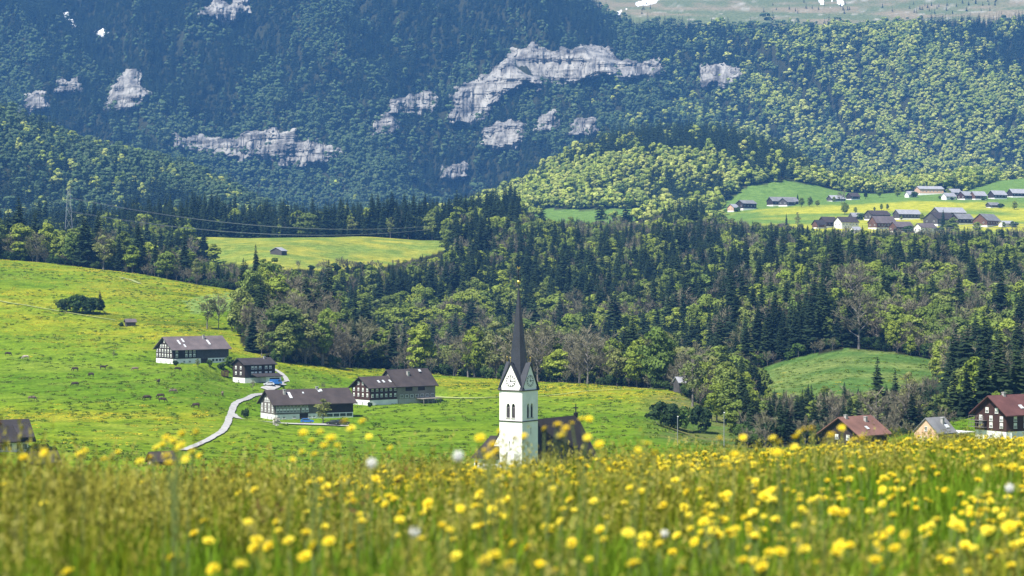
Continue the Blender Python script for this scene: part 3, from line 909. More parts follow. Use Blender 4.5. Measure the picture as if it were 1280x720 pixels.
def spread_set(name, sel, protos, label, x, y, z, hgt, h0):
    n = int(sel.sum())
    s = hgt[sel] / h0; w = s * rng.uniform(.85, 1.55, n)
    instancer(name, np.stack([x[sel], y[sel], z[sel] - .3], -1), np.stack([rng.normal(0, .025, n), rng.normal(0, .025, n), rng.uniform(0, 6.28, n)], -1), np.stack([w, w, s], -1), protos, label)
for k in range(4):
    kn = KINDNAME[k]
    spread_set(NAMES[kn] + '_wood', rest & (kind == k), [(c, t) for c, t, _ in TR[kn]], {'spruce': 'mass of dark spruces deeper in the valley woods', 'leafy': 'mass of fresh green broadleaf trees in the valley woods', 'bare': 'mass of grey leafless trees in the valley woods', 'budding': 'mass of pale budding trees in the valley woods'}[kn], x, y, z, hgt, {'spruce': 24.5, 'leafy': 18.2, 'bare': 16.7, 'budding': 17}[kn])

# ---------------------------------------------------------------- far woods: knoll, left hill, mountain
x, y, u = scatter(2280, 4250, 10.2)
ok, z, r = wood_mask(x, y, u)
c9 = np.interp(u, UG, LINE['C9'])
c8 = np.interp(u, UG, LINE['C8'])
ok &= y > np.where(u > 880, 2290, c8)
ok &= ~((u > 912) & (y < 2700))
x1, y1, u1, z1, r1 = [q[ok] for q in (x, y, u, z, r)]
nk = fbm(x1 / 120, y1 / 120, 87, 3)
pl = np.where(u1 < 480, .56, .55)
knoll = (u1 > 590) & (u1 < 1050) & (y1 < 3600)
top = np.interp(u1, [600, 700, 760, 800, 860, 920, 980, 1030], [.76, .80, .64, .34, .26, .28, .42, .8])
pl = np.where(knoll, top + .25 * np.clip((3200 - y1) / 130, -1.6, 1), pl)
pl = np.where(u1 > 1040, .85, pl)
k1 = np.where(rng.uniform(size=len(x1)) < np.clip(pl + (nk - .5) * 2.2, .03, .95), 1, 0)
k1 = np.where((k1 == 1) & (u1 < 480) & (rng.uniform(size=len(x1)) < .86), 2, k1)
h1 = np.clip(np.where(k1 > 0, rng.normal(21, 4.2, len(x1)), rng.normal(26, 5.5, len(x1))), 9, 40)

x, y, u = scatter(4250, 5950, 10.4)
z = ground(x, y); r = YH - F * z / y
ok = (~on_rock(u, r) | (rng.uniform(size=len(u)) < .07)) & (r > -60)
tree_line = np.interp(u, [-100, 690, 760, 800, 1280, 1400], [6000, 5900, 5540, 5420, 5440, 5490]) + (vnoise(u / 25, y * 0, 3) - .5) * 60
ok &= y < tree_line
# a thin row of trees higher up the alpine meadow
x2, y2, u2, z2, r2 = [q[ok] for q in (x, y, u, z, r)]
big = fbm(x2 / 300, y2 / 420, 89, 3); fine = fbm(x2 / 70, y2 / 90, 90, 3)
pl = np.interp(u2, [-100, 200, 420, 700, 840, 980, 1150, 1400], [.18, .26, .34, .42, .58, .74, .80, .76])
pl += np.interp(r2, [-40, 30, 90, 150, 250], [-.30, -.22, -.02, .12, .26]) * np.where(u2 < 850, 1.0, .5)
pl += (big - .5) * 2.0 + (fine - .5) * 1.5
behind = (u2 > 690) & (u2 < 1060) & (r2 > 95)
pl = np.where(behind, np.maximum(pl, .62), pl)
k2 = np.where(rng.uniform(size=len(x2)) < np.clip(pl, .02, .94), 1, 0)
p_shaded = np.interp(u2, [-100, 700, 860, 980, 1400], [1.0, .995, .70, .15, .08]) + np.interp(r2, [0, 60, 120], [.5, .15, 0])  # share of shade-toned beeches, standing in for cloud shade left and high up
k2 = np.where((k2 == 1) & (rng.uniform(size=len(x2)) < p_shaded), 2, k2)
h2 = np.clip(np.where(k2 > 0, rng.normal(23, 5.5, len(x2)), rng.normal(27, 7.5, len(x2))), 9, 48)
gap = (fbm(x2 / 26, y2 / 40, 93, 2) < .20)
x2, y2, z2, k2, h2 = [q[~gap] for q in (x2, y2, z2, k2, h2)]
# scattered clumps on the alpine meadow
n = 110
ua = rng.uniform(800, 1290, n); ya = np.interp(ua, [800, 1040, 1110, 1280], [12, 14, 14, 4]) + rng.normal(0, 5, n)
kk = fbm(ua / 40, ua * 0, 99, 2) > .5
ua, ya = ua[kk], ya[kk]
da = mt_dist(ua, np.maximum(ya, -8))
xa = (ua - UC) / F * da; za = ground(xa, da)
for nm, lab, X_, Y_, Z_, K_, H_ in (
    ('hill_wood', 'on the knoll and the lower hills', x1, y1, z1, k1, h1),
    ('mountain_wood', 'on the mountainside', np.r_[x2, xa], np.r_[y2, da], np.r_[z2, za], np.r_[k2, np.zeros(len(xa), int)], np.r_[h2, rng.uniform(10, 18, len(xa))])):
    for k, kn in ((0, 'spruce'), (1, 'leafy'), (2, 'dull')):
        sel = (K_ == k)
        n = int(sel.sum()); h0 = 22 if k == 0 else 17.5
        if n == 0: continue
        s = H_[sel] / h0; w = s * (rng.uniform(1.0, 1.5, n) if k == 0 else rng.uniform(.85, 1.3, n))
        instancer(('spruce_', 'beech_', 'shaded_beech_')[k] + nm, np.stack([X_[sel], Y_[sel], Z_[sel] - .5], -1),
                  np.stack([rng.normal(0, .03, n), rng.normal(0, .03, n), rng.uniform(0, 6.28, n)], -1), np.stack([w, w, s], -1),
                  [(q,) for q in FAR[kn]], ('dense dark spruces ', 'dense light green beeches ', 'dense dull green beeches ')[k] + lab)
print('TREES mid', len(x), 'single', int(single.sum()), 'hill', len(x1), 'mountain', len(x2))

# ---------------------------------------------------------------- building materials
def shingle(name, col, var=.35, scale=(1.2, 1.2, 5), rough=.85):
    m = NT(name); vec = m.coord('Object', scale)
    a = m.noise(1.6, 4, vec, .7); b = m.noise(.25, 3, m.coord('Object'))
    ra = m.ramp(a.outputs['Fac'], [(.3, tuple(c * (1 - var) for c in col)), (.7, tuple(c * (1 + var) for c in col))])
    rb = m.ramp(b.outputs['Fac'], [(.3, (.75, .75, .75)), (.7, (1.25, 1.22, 1.2))])
    m.l(m.mix(1.0, ra.outputs['Color'], rb.outputs['Color'], 'MULTIPLY'), m.b.inputs['Base Color'])
    m.b.inputs['Roughness'].default_value = rough; m.b.inputs['Specular IOR Level'].default_value = .25
    m.bump(a.outputs['Fac'], .5, .04)
    return m.mat
M['plaster'] = plain('white_plaster', (.78, .77, .74), .9, .10, .6)
M['church_white'] = plain('church_plaster', (.78, .77, .74), .9, .12, .35)
M['pink'] = plain('salmon_plaster', (.62, .40, .27), .9, .08, .6)
M['dark_wood'] = shingle('dark_shingles', (.040, .030, .027))
M['red_wood'] = shingle('dark_red_shingles', (.055, .028, .024))
M['grey_wood'] = shingle('weathered_shingles', (.15, .135, .125))
M['barn_wood'] = shingle('barn_boards', (.075, .070, .072), .4, (4, 4, .6))
M['pale_barn'] = shingle('pale_barn_boards', (.20, .185, .165), .4, (4, 4, .6))
M['brown_wall'] = shingle('brown_boards', (.12, .065, .045), .35, (4, 4, .6))
M['roof_mauve'] = shingle('mauve_roof_tiles', (.115, .097, .100), .3, (5, 1, 5))
M['roof_dark'] = shingle('dark_roof_tiles', (.040, .036, .038), .3, (5, 1, 5))
M['roof_brown'] = shingle('brown_roof_tiles', (.055, .045, .044), .3, (5, 1, 5))
M['roof_red'] = shingle('red_roof_tiles', (.165, .088, .070), .3, (5, 1, 5))
M['roof_maroon'] = shingle('maroon_roof_tiles', (.10, .045, .042), .25, (5, 1, 5))
M['roof_slate'] = shingle('grey_slate', (.17, .175, .185), .2, (5, 1, 5))
M['roof_tin'] = plain('pale_metal_roof', (.30, .30, .32), .45, .2, .4, metal=.0, spec=.6)
M['spire'] = shingle('spire_slate', (.030, .035, .046), .25, (2, 2, 6), .55)
M['nave_roof'] = shingle('nave_roof_tiles', (.032, .028, .029), .3, (4, 4, 4))
M['trim'] = plain('white_trim', (.74, .74, .72), .7, .05)
M['dark_trim'] = plain('dark_trim', (.035, .032, .03), .6, .2)
M['copper'] = plain('dark_copper', (.06, .05, .045), .5, .2)
M['gold'] = plain('gilded_metal', (.75, .52, .12), .3, .05, metal=.9)
M['iron'] = plain('black_iron', (.02, .02, .022), .5, .2, metal=.5)
M['galv'] = plain('galvanised_steel', (.33, .34, .35), .5, .15, metal=.6)
M['concrete'] = plain('concrete', (.36, .35, .33), .9, .15)
M['asphalt'] = plain('pale_asphalt', (.34, .335, .32), .9, .2, .5)
M['track'] = plain('trodden_track', (.26, .30, .10), .95, .2, .3)
M['blue_paint'] = plain('blue_paint', (.03, .13, .38), .4, .1)
M['car_dark'] = plain('dark_car_paint', (.03, .032, .036), .3, .1)
M['car_white'] = plain('pale_car_paint', (.6, .61, .62), .3, .05)
M['rubber'] = plain('rubber', (.02, .02, .02), .9, .1)
m = NT('window_glass'); m.b.inputs['Base Color'].default_value = (.045, .055, .065, 1); m.b.inputs['Roughness'].default_value = .12
nz = m.noise(.7, 2, m.coord('Object')); rp = m.ramp(nz.outputs['Fac'], [(.4, (.03, .04, .05)), (.6, (.09, .10, .11))]); m.l(rp.outputs['Color'], m.b.inputs['Base Color'])
M['glass'] = m.mat
m = NT('skylight_glass'); m.b.inputs['Base Color'].default_value = (.55, .58, .62, 1); m.b.inputs['Roughness'].default_value = .15  # pale base colour stands in for the sky reflected in the pane
nz = m.noise(.7, 2, m.coord('Object')); rp = m.ramp(nz.outputs['Fac'], [(.4, (.5, .53, .56)), (.6, (.62, .64, .66))]); m.l(rp.outputs['Color'], m.b.inputs['Base Color'])
M['skyglass'] = m.mat
M['curtain'] = plain('white_curtain', (.72, .72, .70), .9, .06)

# ---------------------------------------------------------------- shared house pieces
_cache = {}
def window_meshes(w, h, curtain):
    k = ('w', round(w, 2), round(h, 2), curtain)
    if k not in _cache:
        f = MB(); t = .11 * min(1, w)
        f.box(-w / 2, w / 2, -.10, .02, h / 2 - t, h / 2); f.box(-w / 2 - .06, w / 2 + .06, -.16, .02, -h / 2, -h / 2 + t)
        f.box(-w / 2, -w / 2 + t, -.10, .02, -h / 2 + t, h / 2 - t); f.box(w / 2 - t, w / 2, -.10, .02, -h / 2 + t, h / 2 - t)
        f.box(-t * .35, t * .35, -.08, .02, -h / 2 + t, h / 2 - t)
        g = MB(); g.box(-w / 2 + t, w / 2 - t, -.04, .01, -h / 2 + t, h / 2 - t)
        c = None
        if curtain:
            c = MB(); c.box(-w / 2 + t, w / 2 - t, -.055, -.041, h * .02, h / 2 - t); c = c.mesh('curtain', M['curtain'])
        _cache[k] = (f.mesh('window_frame', M['trim']), g.mesh('pane', M['glass']), c)
    return _cache[k]

def add_window(parent, x, y, z, w, h, rz, curtain=False, name='window'):
    f, g, c = window_meshes(w, h, curtain)
    o = link_mesh(name, f, parent, (x, y, z), rz)
    link_mesh('pane', g, o)
    if c: link_mesh('curtain', c, o)
    return o

def gable_walls(L, W, h0, h1, ridge, inset=0.0):
    """solid gabled block from z=h0 to eaves h1 and ridge"""
    b = MB()
    b.prism([(-W / 2 + inset, h0), (W / 2 - inset, h0), (W / 2 - inset, h1), (0, ridge), (-W / 2 + inset, h1)], 'x', -L / 2 + inset, L / 2 - inset)
    return b

def gable_roof(L, W, eave, ridge, oh=.9, og=.9, th=.28):
    """two slabs with eaves overhang oh and gable overhang og"""
    b = MB()
    sl = (ridge - eave) / (W / 2)
    for s in (-1, 1):
        ye = s * (W / 2 + oh); ze = eave - oh * sl
        p = [(ye, ze), (0.0, ridge), (0.0, ridge + th), (ye + s * .02, ze + th)]
        b.prism(p, 'x', -L / 2 - og, L / 2 + og)
    return b

def chimney_mesh(h=1.6, w=.7):
    k = ('ch', h, w)
    if k not in _cache:
        b = MB(); b.box(-w / 2, w / 2, -w / 2, w / 2, -1.2, h); b.box(-w / 2 - .1, w / 2 + .1, -w / 2 - .1, w / 2 + .1, h, h + .15)
        _cache[k] = b.mesh('chimney', M['concrete'])
    return _cache[k]

def house(name, u, y, d, pxg, pxl, phi, eave_px, ridge_px, base_px, wall, roof, label, cat='farmhouse', group=None, base='plaster',
          oh=1.0, long_rows=(), gable_rows=(), chimneys=(), skylights=(), barn=None, dig=3.0, wsize=(1.0, 1.35), curtain=True, gw=None):
    """house whose near bottom corner (gable / long side) is seen at (u, y), distance d. Sizes are given as seen and turned into metres."""
    k = d / F; ph = R(phi)
    W = pxg * k / math.sin(ph); L = pxl * k / math.cos(ph)
    eave, ridge, hb = eave_px * k, (eave_px + ridge_px) * k, base_px * k
    corner = P(u, y, d)
    rot = Matrix.Rotation(ph, 3, 'Z')
    cen = corner - rot @ Vector((-L / 2, -W / 2, 0))
    e = empty(name, cen, ph)
    tag(e, label, cat, group)
    if hb > 0:
        b = MB(); b.box(-L / 2 + .04, L / 2 - .04, -W / 2 + .04, W / 2 - .04, -dig, hb); b.build('plinth', M[base], e)
    if barn:   # right part of the long block has another facing
        xs = -L / 2 + L * barn[0]
        b = MB(); b.prism([(-W / 2, hb), (W / 2, hb), (W / 2, eave), (0, ridge - .06), (-W / 2, eave)], 'x', -L / 2, xs); b.build('wall', M[wall], e)
        b = MB(); b.prism([(-W / 2 + .05, hb), (W / 2 - .05, hb), (W / 2 - .05, eave), (0, ridge - .1), (-W / 2 + .05, eave)], 'x', xs, L / 2); b.build('barn_wall', M[barn[1]], e)
    else:
        gable_walls(L, W, hb if hb > 0 else -dig, eave, ridge - .06).build('wall', M[wall], e)
    rf = gable_roof(L, W, eave, ridge, oh, oh).build('roof', M[roof], e)
    sl = (ridge - eave) / (W / 2)
    for i, (t, s, hh) in enumerate(chimneys):        # t along ridge, s 0..1 from ridge to the near eave
        o = link_mesh('chimney', chimney_mesh(hh), rf, (-L / 2 + L * t, -s * W / 2, ridge - s * (ridge - eave)))
    for (t, s, w, l) in skylights:
        b = MB(); b.box(-w / 2, w / 2, -l / 2, l / 2, .25, .42); o = b.build('skylight', M['skyglass'], rf)
        o.location = (-L / 2 + L * t, -s * W / 2, ridge - s * (ridge - eave) + .03); o.rotation_euler = (math.atan(sl), 0, 0)
    for zf, cols in long_rows:                       # (height fraction of the wall, positions along 0..1)
        for t in cols:
            add_window(e, -L / 2 + L * t, -W / 2 - .005, zf * eave, wsize[0], wsize[1], 0, curtain)
    for zf, cols in gable_rows:
        for t in cols:
            add_window(e, -L / 2 - .005, W / 2 - W * t, zf * eave, wsize[0], wsize[1], -math.pi / 2, curtain)
    e['size_note'] = ''
    del e['size_note']
    NO_TREE.append((cen.x, cen.y, max(L, W) * .62))
    return e, L, W, eave, ridge, hb

lin = lambda a, b, n: [a + (b - a) * i / (n - 1) for i in range(n)] if n > 1 else [(a + b) / 2]
# ---------------------------------------------------------------- the four farmhouses on the pasture
d1 = hit(216, 455, 860, 1150)
h1_, L, W, ev, rg, hb = house('farmhouse', 216, 455, d1, 27, 64, 36, 18.5, 14.2, 6.2, 'dark_wood', 'roof_mauve',
    'long dark farmhouse with mauve roof and white plinth, highest on the left pasture', barn=(.42, 'barn_wood'),
    long_rows=[(.84, [.07, .24, .31, .38]), (.55, [.07, .24, .31, .38]), (.17, [.06, .20, .3])],
    gable_rows=[(.86, lin(.08, .9, 6)), (.55, lin(.08, .9, 6)), (1.17, [.3, .44, .58, .74]), (1.5, [.5]), (.15, [.3, .6, .85])],
    chimneys=[(.66, .25, 1.7)], skylights=[(.18, .5, .7, 3.2), (.27, .35, .7, 2.6), (.70, .55, .8, 3.4), (.24, .8, .6, 2.0)])
for t in lin(.72, .97, 5):
    b = MB(); b.box(-.5, .5, -.03, .06, -.45, .45); b.build('stable_window', M['glass'], h1_, (-L / 2 + L * t, -W / 2 + .0, hb * .55), 0)
b = MB(); b.box(-1.6, 1.6, -.05, .1, -1.0, 1.0); b.build('barn_door', M['dark_wood'], h1_, (-L / 2 + L * .56, -W / 2 - .02, hb * .5))

d2 = hit(306, 479, 800, 1050)
h2_, L, W, ev, rg, hb = house('farmhouse', 306, 479, d2, 18, 35, 38, 23, 7, 6.5, 'dark_wood', 'roof_dark',
    'compact dark shingled house with white plinth and garage porch beside the bend of the road', oh=.7,
    long_rows=[(.82, [.25, .36, .5, .7, .84]), (.52, [.25, .36, .5, .7, .84])], gable_rows=[(.82, [.28, .68]), (.52, [.28, .68]), (.14, [.5])],
    chimneys=[(.8, .2, 1.0)], wsize=(1.15, 1.3))
b = MB(); b.box(L * .02, L * .52, -W / 2 - 4.2, -W / 2 - .02, -3, 2.4); b.build('porch', M['plaster'], h2_)
b = MB(); b.prism([(-W / 2 - 4.9, 2.45), (-W / 2 - .1, 3.5), (-W / 2 - .1, 3.75), (-W / 2 - 4.9, 2.7)], 'x', -L * .3, L * .56); b.build('porch_roof', M['roof_dark'], h2_)
b = MB(); b.box(L * .14, L * .46, -W / 2 - 4.28, -W / 2 - 4.15, -.2, 2.0); b.build('garage_door', M['dark_wood'], h2_)

d3 = hit(343, 525, 700, 900)
h3_, L, W, ev, rg, hb = house('farmhouse', 343, 525, d3, 22, 95, 28, 20, 15.5, 6.6, 'grey_wood', 'roof_brown',
    'very long farmhouse with brown roof and grey shingled windows, lowest by the road', barn=(.62, 'dark_wood'),
    long_rows=[(.86, lin(.04, .40, 9)), (.56, lin(.04, .30, 7) + [.36, .41]), (.17, [.05, .12, .25, .44, .50])],
    gable_rows=[(.86, lin(.12, .88, 4)), (.56, lin(.12, .88, 4)), (1.2, [.36, .5, .64]), (.15, [.5, .8])],
    chimneys=[(.18, .35, 1.7), (.62, .05, 1.0)], skylights=[(.24, .45, .9, 3.2), (.66, .15, .7, 1.2), (.63, .2, .6, 1.0), (.42, .3, .5, .8)])
for t in lin(.70, .95, 4):
    b = MB(); b.box(-1.0, 1.0, -.03, .06, -.5, .5); b.build('stable_window', M['glass'], h3_, (-L / 2 + L * t, -W / 2 + .0, hb * .55))
b = MB(); b.box(-1.5, 1.5, -.05, .1, -1.1, 1.0); b.build('barn_door', M['dark_wood'], h3_, (-L / 2 + L * .37, -W / 2 - .02, hb * .5))

d4 = hit(462, 507, 760, 960)
h4_, L, W, ev, rg, hb = house('farmhouse', 462, 507, d4, 24, 34, 40, 23, 11.5, 6.5, 'red_wood', 'roof_brown',
    'dark red shingled farmhouse with white plinth and large grey barn, right of the other farmhouses', oh=1.1,
    long_rows=[(.84, lin(.1, .9, 6)), (.52, lin(.1, .9, 6))], gable_rows=[(.84, lin(.12, .88, 4)), (.55, lin(.12, .88, 4)), (1.18, [.38, .62]), (.15, [.3, .6])],
    skylights=[(.45, .55, .8, 1.6), (.62, .55, .8, 1.6), (.85, .55, .8, 1.6)])
LB = 45 * d4 / F / math.cos(R(40))
b = MB()
b.prism([(-W / 2 - .4, hb), (W / 2 + .4, hb), (W / 2 + .4, ev + .3), (0, rg + 2.3), (-W / 2 - .4, ev + .3)], 'x', L / 2 - .6, L / 2 + LB); b.build('barn_wall', M['pale_barn'], h4_)
b = MB(); b.box(L / 2, L / 2 + LB - .06, -W / 2 - .35, W / 2 + .35, -4, hb); b.build('barn_plinth', M['concrete'], h4_)
rb = gable_roof(LB + .6, W + .8, ev + .3, rg + 2.4, 1.0, 1.0).build('barn_roof', M['roof_brown'], h4_, (L / 2 + LB / 2 - .3, 0, 0))
link_mesh('vent', chimney_mesh(1.1, .9), rb, (LB * -.08, -W * .22, rg + .6))
b = MB(); b.box(-.5, .5, -.6, .6, .2, .4); o = b.build('skylight', M['skyglass'], rb, (LB * .28, -W * .12, rg + 1.7)); o.rotation_euler = (math.atan((rg + 2.1 - ev) / (W / 2 + .4)), 0, 0)
for t in lin(.08, .92, 7):
    add_window(h4_, L / 2 + LB * t, -W / 2 - .405, ev * .42, 1.5, 1.3, 0)
for t in (.28, .62):
    b = MB(); b.box(-1.7, 1.7, -.05, .1, -.7, .7); b.build('hay_hatch', M['dark_wood'], h4_, (L / 2 + LB * t, -W / 2 - .42, ev * .80))
b = MB()
for i in range(5): b.box(-4.5 + i * 2.1, -4.2 + i * 2.1, -5, -4.7, -4, 2.2)
b.box(-4.6, 4.6, -5.2, -.1, 2.2, 2.45); b.build('ramp_deck', M['pale_barn'], h4_, (L / 2 + LB * .72, -W / 2 - .4, -.4))

# ---------------------------------------------------------------- houses at the edges of the meadow
dz = hit(12, 566, 500, 720)
e, L, W, ev, rg, hb = house('house', -14, 567, dz, 20, 44, 32, 20, 19, 12, 'red_wood', 'roof_dark',
    'dark roofed house with white walls cut by the left edge above the meadow', 'house', oh=1.4, long_rows=[(.35, [.3, .52, .75, .9])], wsize=(1.2, 1.6), curtain=False, chimneys=[(.3, .3, 1.2)])
b = MB(); b.prism([(-W / 2 - 4, ev * .95), (-W / 2 + 1, rg * .86), (-W / 2 + 1, rg * .86 + .3), (-W / 2 - 4, ev * .95 + .3)], 'x', L * .12, L * .5); b.build('dormer_roof', M['roof_dark'], e)
dz = hit(45, 582, 440, 560)
house('shed', 44, 592, dz, 14, 26, 30, 14, 11, 0, 'dark_wood', 'roof_dark', 'low dark roofed shed half hidden by grass below the left house', 'shed', oh=.6)
dz = hit(190, 582, 440, 560)
house('hut', 192, 588, dz, 10, 24, 35, 12, 9, 0, 'brown_wall', 'roof_brown', 'small reddish brown hut peeking over the left meadow flowers', 'hut', oh=.5, gable_rows=[(.6, [.5])], wsize=(.8, .9))
house('house', 1074, 560, 545, 40, 41, 42, 17, 19, 0, 'dark_wood', 'roof_red', 'dark wooden house with reddish tiled roof peeking over the meadow right of the church', 'house', oh=1.0,
      gable_rows=[(.7, [.4, .7])], chimneys=[(.12, .1, 1.0), (.66, .35, 1.3)], skylights=[(.45, .72, .8, 1.2)])
e, L, W, ev, rg, hb = house('house', 1173, 562, 545, 25, 26, 40, 20, 17.5, 0, 'pink', 'roof_slate', 'small salmon plastered house with steep grey slate roof on the right', 'house', oh=.35,
      gable_rows=[(.62, [.25, .5, .75]), (1.25, [.5])], chimneys=[(.62, .45, 1.6)], skylights=[(.72, .62, 1.2, 1.1)], wsize=(.8, 1.2), curtain=False)
b = MB(); b.box(L / 2 + .02, L / 2 + 6.2, -W / 2 + .6, W / 2 - 1, -3, ev - .5); b.build('annex_wall', M['pink'], e)
b = MB(); b.box(L / 2 + .02, L / 2 + 7.0, -W / 2 - .4, W / 2 - .5, ev - .45, ev - .1); b.build('flat_roof', M['trim'], e)
e, L, W, ev, rg, hb = house('house', 1258, 561, 530, 30, 46, 33, 44, 20, 21, 'red_wood', 'roof_maroon', 'tall dark red shingled house with maroon roof and white ground floor at the right edge', 'house', oh=1.0,
      gable_rows=[(.83, lin(.2, .85, 3)), (.64, lin(.2, .85, 3)), (1.06, [.4, .7]), (.36, lin(.2, .85, 3))], long_rows=[(.83, [.28, .6, .9]), (.64, [.28, .6, .9]), (.36, [.2, .6])], skylights=[(.6, .72, 1.0, 1.3)], chimneys=[(.4, .05, 1.0)])
b = MB()
for zf in (.57, .76):
    z = ev * zf
    b.box(-L / 2 - 1.2, -L / 2 - .02, W * .1, W / 2 + .9, z - .12, z)
    for yy in lin(W * .1, W / 2 + .85, 7): b.box(-L / 2 - 1.2, -L / 2 - 1.12, yy - .04, yy + .04, z, z + .95)
    b.box(-L / 2 - 1.24, -L / 2 - 1.08, W * .1, W / 2 + .9, z + .95, z + 1.05)
b.build('balcony', M['grey_wood'], e)

# barns and huts in the fields
dz = hit(160, 408, 900, 1300); house('field_hut', 158, 408, dz, 4, 11, 20, 5.5, 3.2, 0, 'barn_wood', 'roof_mauve', 'tiny grey hay hut alone on the left pasture slope', 'hut', oh=.5)
dz = hit(346, 319, 1550, 2000); house('hay_barn', 352, 319, dz, 15, 5.5, 62, 5.5, 4.0, 0, 'barn_wood', 'roof_tin', 'small grey hay barn in the field in front of the wood strip', 'barn', oh=.6)
e = house('barn', 849, 489, 890, 6, 25, 20, 11, 6, 0, 'barn_wood', 'roof_tin', 'pale roofed barn half hidden by trees on the bank right of the church', 'barn', oh=.5)
# farm at the far left
dz = 2600.0
house('house', 2, 299, dz, 6, 13, 25, 6, 3.5, 0, 'plaster', 'roof_tin', 'pale roofed house far off at the left edge below the wooded hill', 'house', oh=.8)

# ---------------------------------------------------------------- the village on the terrace
VILLAGE_FROM = len(NO_TREE)
VILLAGE = [  # u, row, gable px, long px, turn, eave px, ridge px, wall, roof, label
 (1022,286,6,12,40,6,5,'brown_wall','roof_dark','brown house at the left end of the lower village row'),
 (1031,285,7,18,38,8,6,'red_wood','roof_brown','dark house with wide roof, second in the lower village row'),
 (1052,286,8,24,36,9,6,'plaster','roof_brown','white walled house with long brown roof, third in the lower village row'),
 (1066,275,4,12,36,5,4,'barn_wood','roof_tin','small barn with pale roof behind the lower village row'),
 (1090,276,8,26,35,8,5,'barn_wood','roof_brown','dark barn just behind the pinkish roofed farmhouse'),
 (1096,287,9,28,35,9,8,'brown_wall','roof_mauve','farmhouse with broad pinkish roof in the middle of the village'),
 (1121,291,8,24,34,8,6,'brown_wall','roof_mauve','lowest farmhouse of the village with grey roof'),
 (1124,275,6,30,28,8,5,'barn_wood','roof_tin','barn with a long shining pale roof in the middle village'),
 (1172,283,16,34,56,10,8,'barn_wood','roof_brown','broad gabled barn facing right in the village centre'),
 (1152,293,8,22,40,9,5,'plaster','roof_mauve','pale walled house below the broad gabled barn'),
 (1174,271,8,38,30,6,6,'barn_wood','roof_tin','large barn with a wide shining roof behind the village centre'),
 (1198,281,8,22,36,8,6,'dark_wood','roof_slate','grey roofed house right of the broad gabled barn'),
 (1234,284,16,26,58,9,8,'brown_wall','roof_slate','farmhouse with gable to the right at the village end'),
 (1255,284,5,16,30,5,3,'plaster','roof_tin','low shed right of the village end farmhouse'),
 (1238,260,4,13,25,4,3,'barn_wood','roof_slate','lone grey hay hut in the field above the village'),
 (966,258,6,34,24,7,5,'dark_wood','roof_slate','long farmhouse with pale roof below the wooded knoll'),
 (984,258,10,12,50,6,4.5,'barn_wood','roof_slate','gabled barn joined to the long farmhouse below the knoll'),
 (917,265,7,7,45,6,4,'pink','roof_tin','small orange house at the left end of the terrace'),
 (929,263,8,18,35,9,4,'dark_wood','roof_slate','dark house with grey roof at the left end of the terrace'),
 (1040,252,5,18,24,4,4,'barn_wood','roof_tin','low farm building beside the purple leafed tree'),
 (1064,250,5,12,30,5,4,'dark_wood','roof_brown','dark house beside the tall conifer on the upper terrace'),
 (1136,247,4,12,30,4,4,'plaster','roof_tin','small white house left of the pink hotel'),
 (1150,244,4,31,14,8,3.5,'pink','roof_tin','long pink walled building with pale roof on the upper terrace'),
 (1183,250,5,14,35,5,4,'plaster','roof_tin','white house right of the long pink building'),
 (1189,245,4,14,30,5,4,'brown_wall','roof_tin','reddish house behind the white house on the upper terrace'),
 (1206,250,8,14,40,6,5,'red_wood','roof_tin','dark red gabled house on the upper terrace'),
 (1219,250,5,16,26,6,5,'brown_wall','roof_tin','brown house with bright roof next to the dark red one'),
 (1243,249,6,18,30,6,5,'dark_wood','roof_tin','dark house with bright roof near the right edge of the terrace'),
 (1266,247,5,20,24,6,5,'dark_wood','roof_tin','house with shining roof at the right edge of the terrace'),
 (1068,292,5,10,35,5,3.5,'plaster','roof_tin','small pale hut among trees below the lower village row'),
 (976,285,3,7,35,3,2.5,'brown_wall','roof_brown','tiny brown hut at the edge of the wood below the village'),
]
for (u_, y_, pg, pl_, ph_, ep, rp_, wl, rf_, lab) in VILLAGE:
    dv = hit(u_, y_, 2200, 3050)
    nwin = max(2, int(pl_ / 4.5))
    house('village_house', u_, y_, dv, pg, pl_, ph_, ep, rp_, ep * .3, wl, rf_, lab, 'house', 'houses of the village on the terrace', oh=.9,
          long_rows=[(.65, lin(.12, .88, min(nwin, 6)))] if pl_ > 9 else (), gable_rows=[(.65, lin(.25, .75, 2))] if pg > 6 else (), wsize=(1.5, 1.5), curtain=False, dig=5)

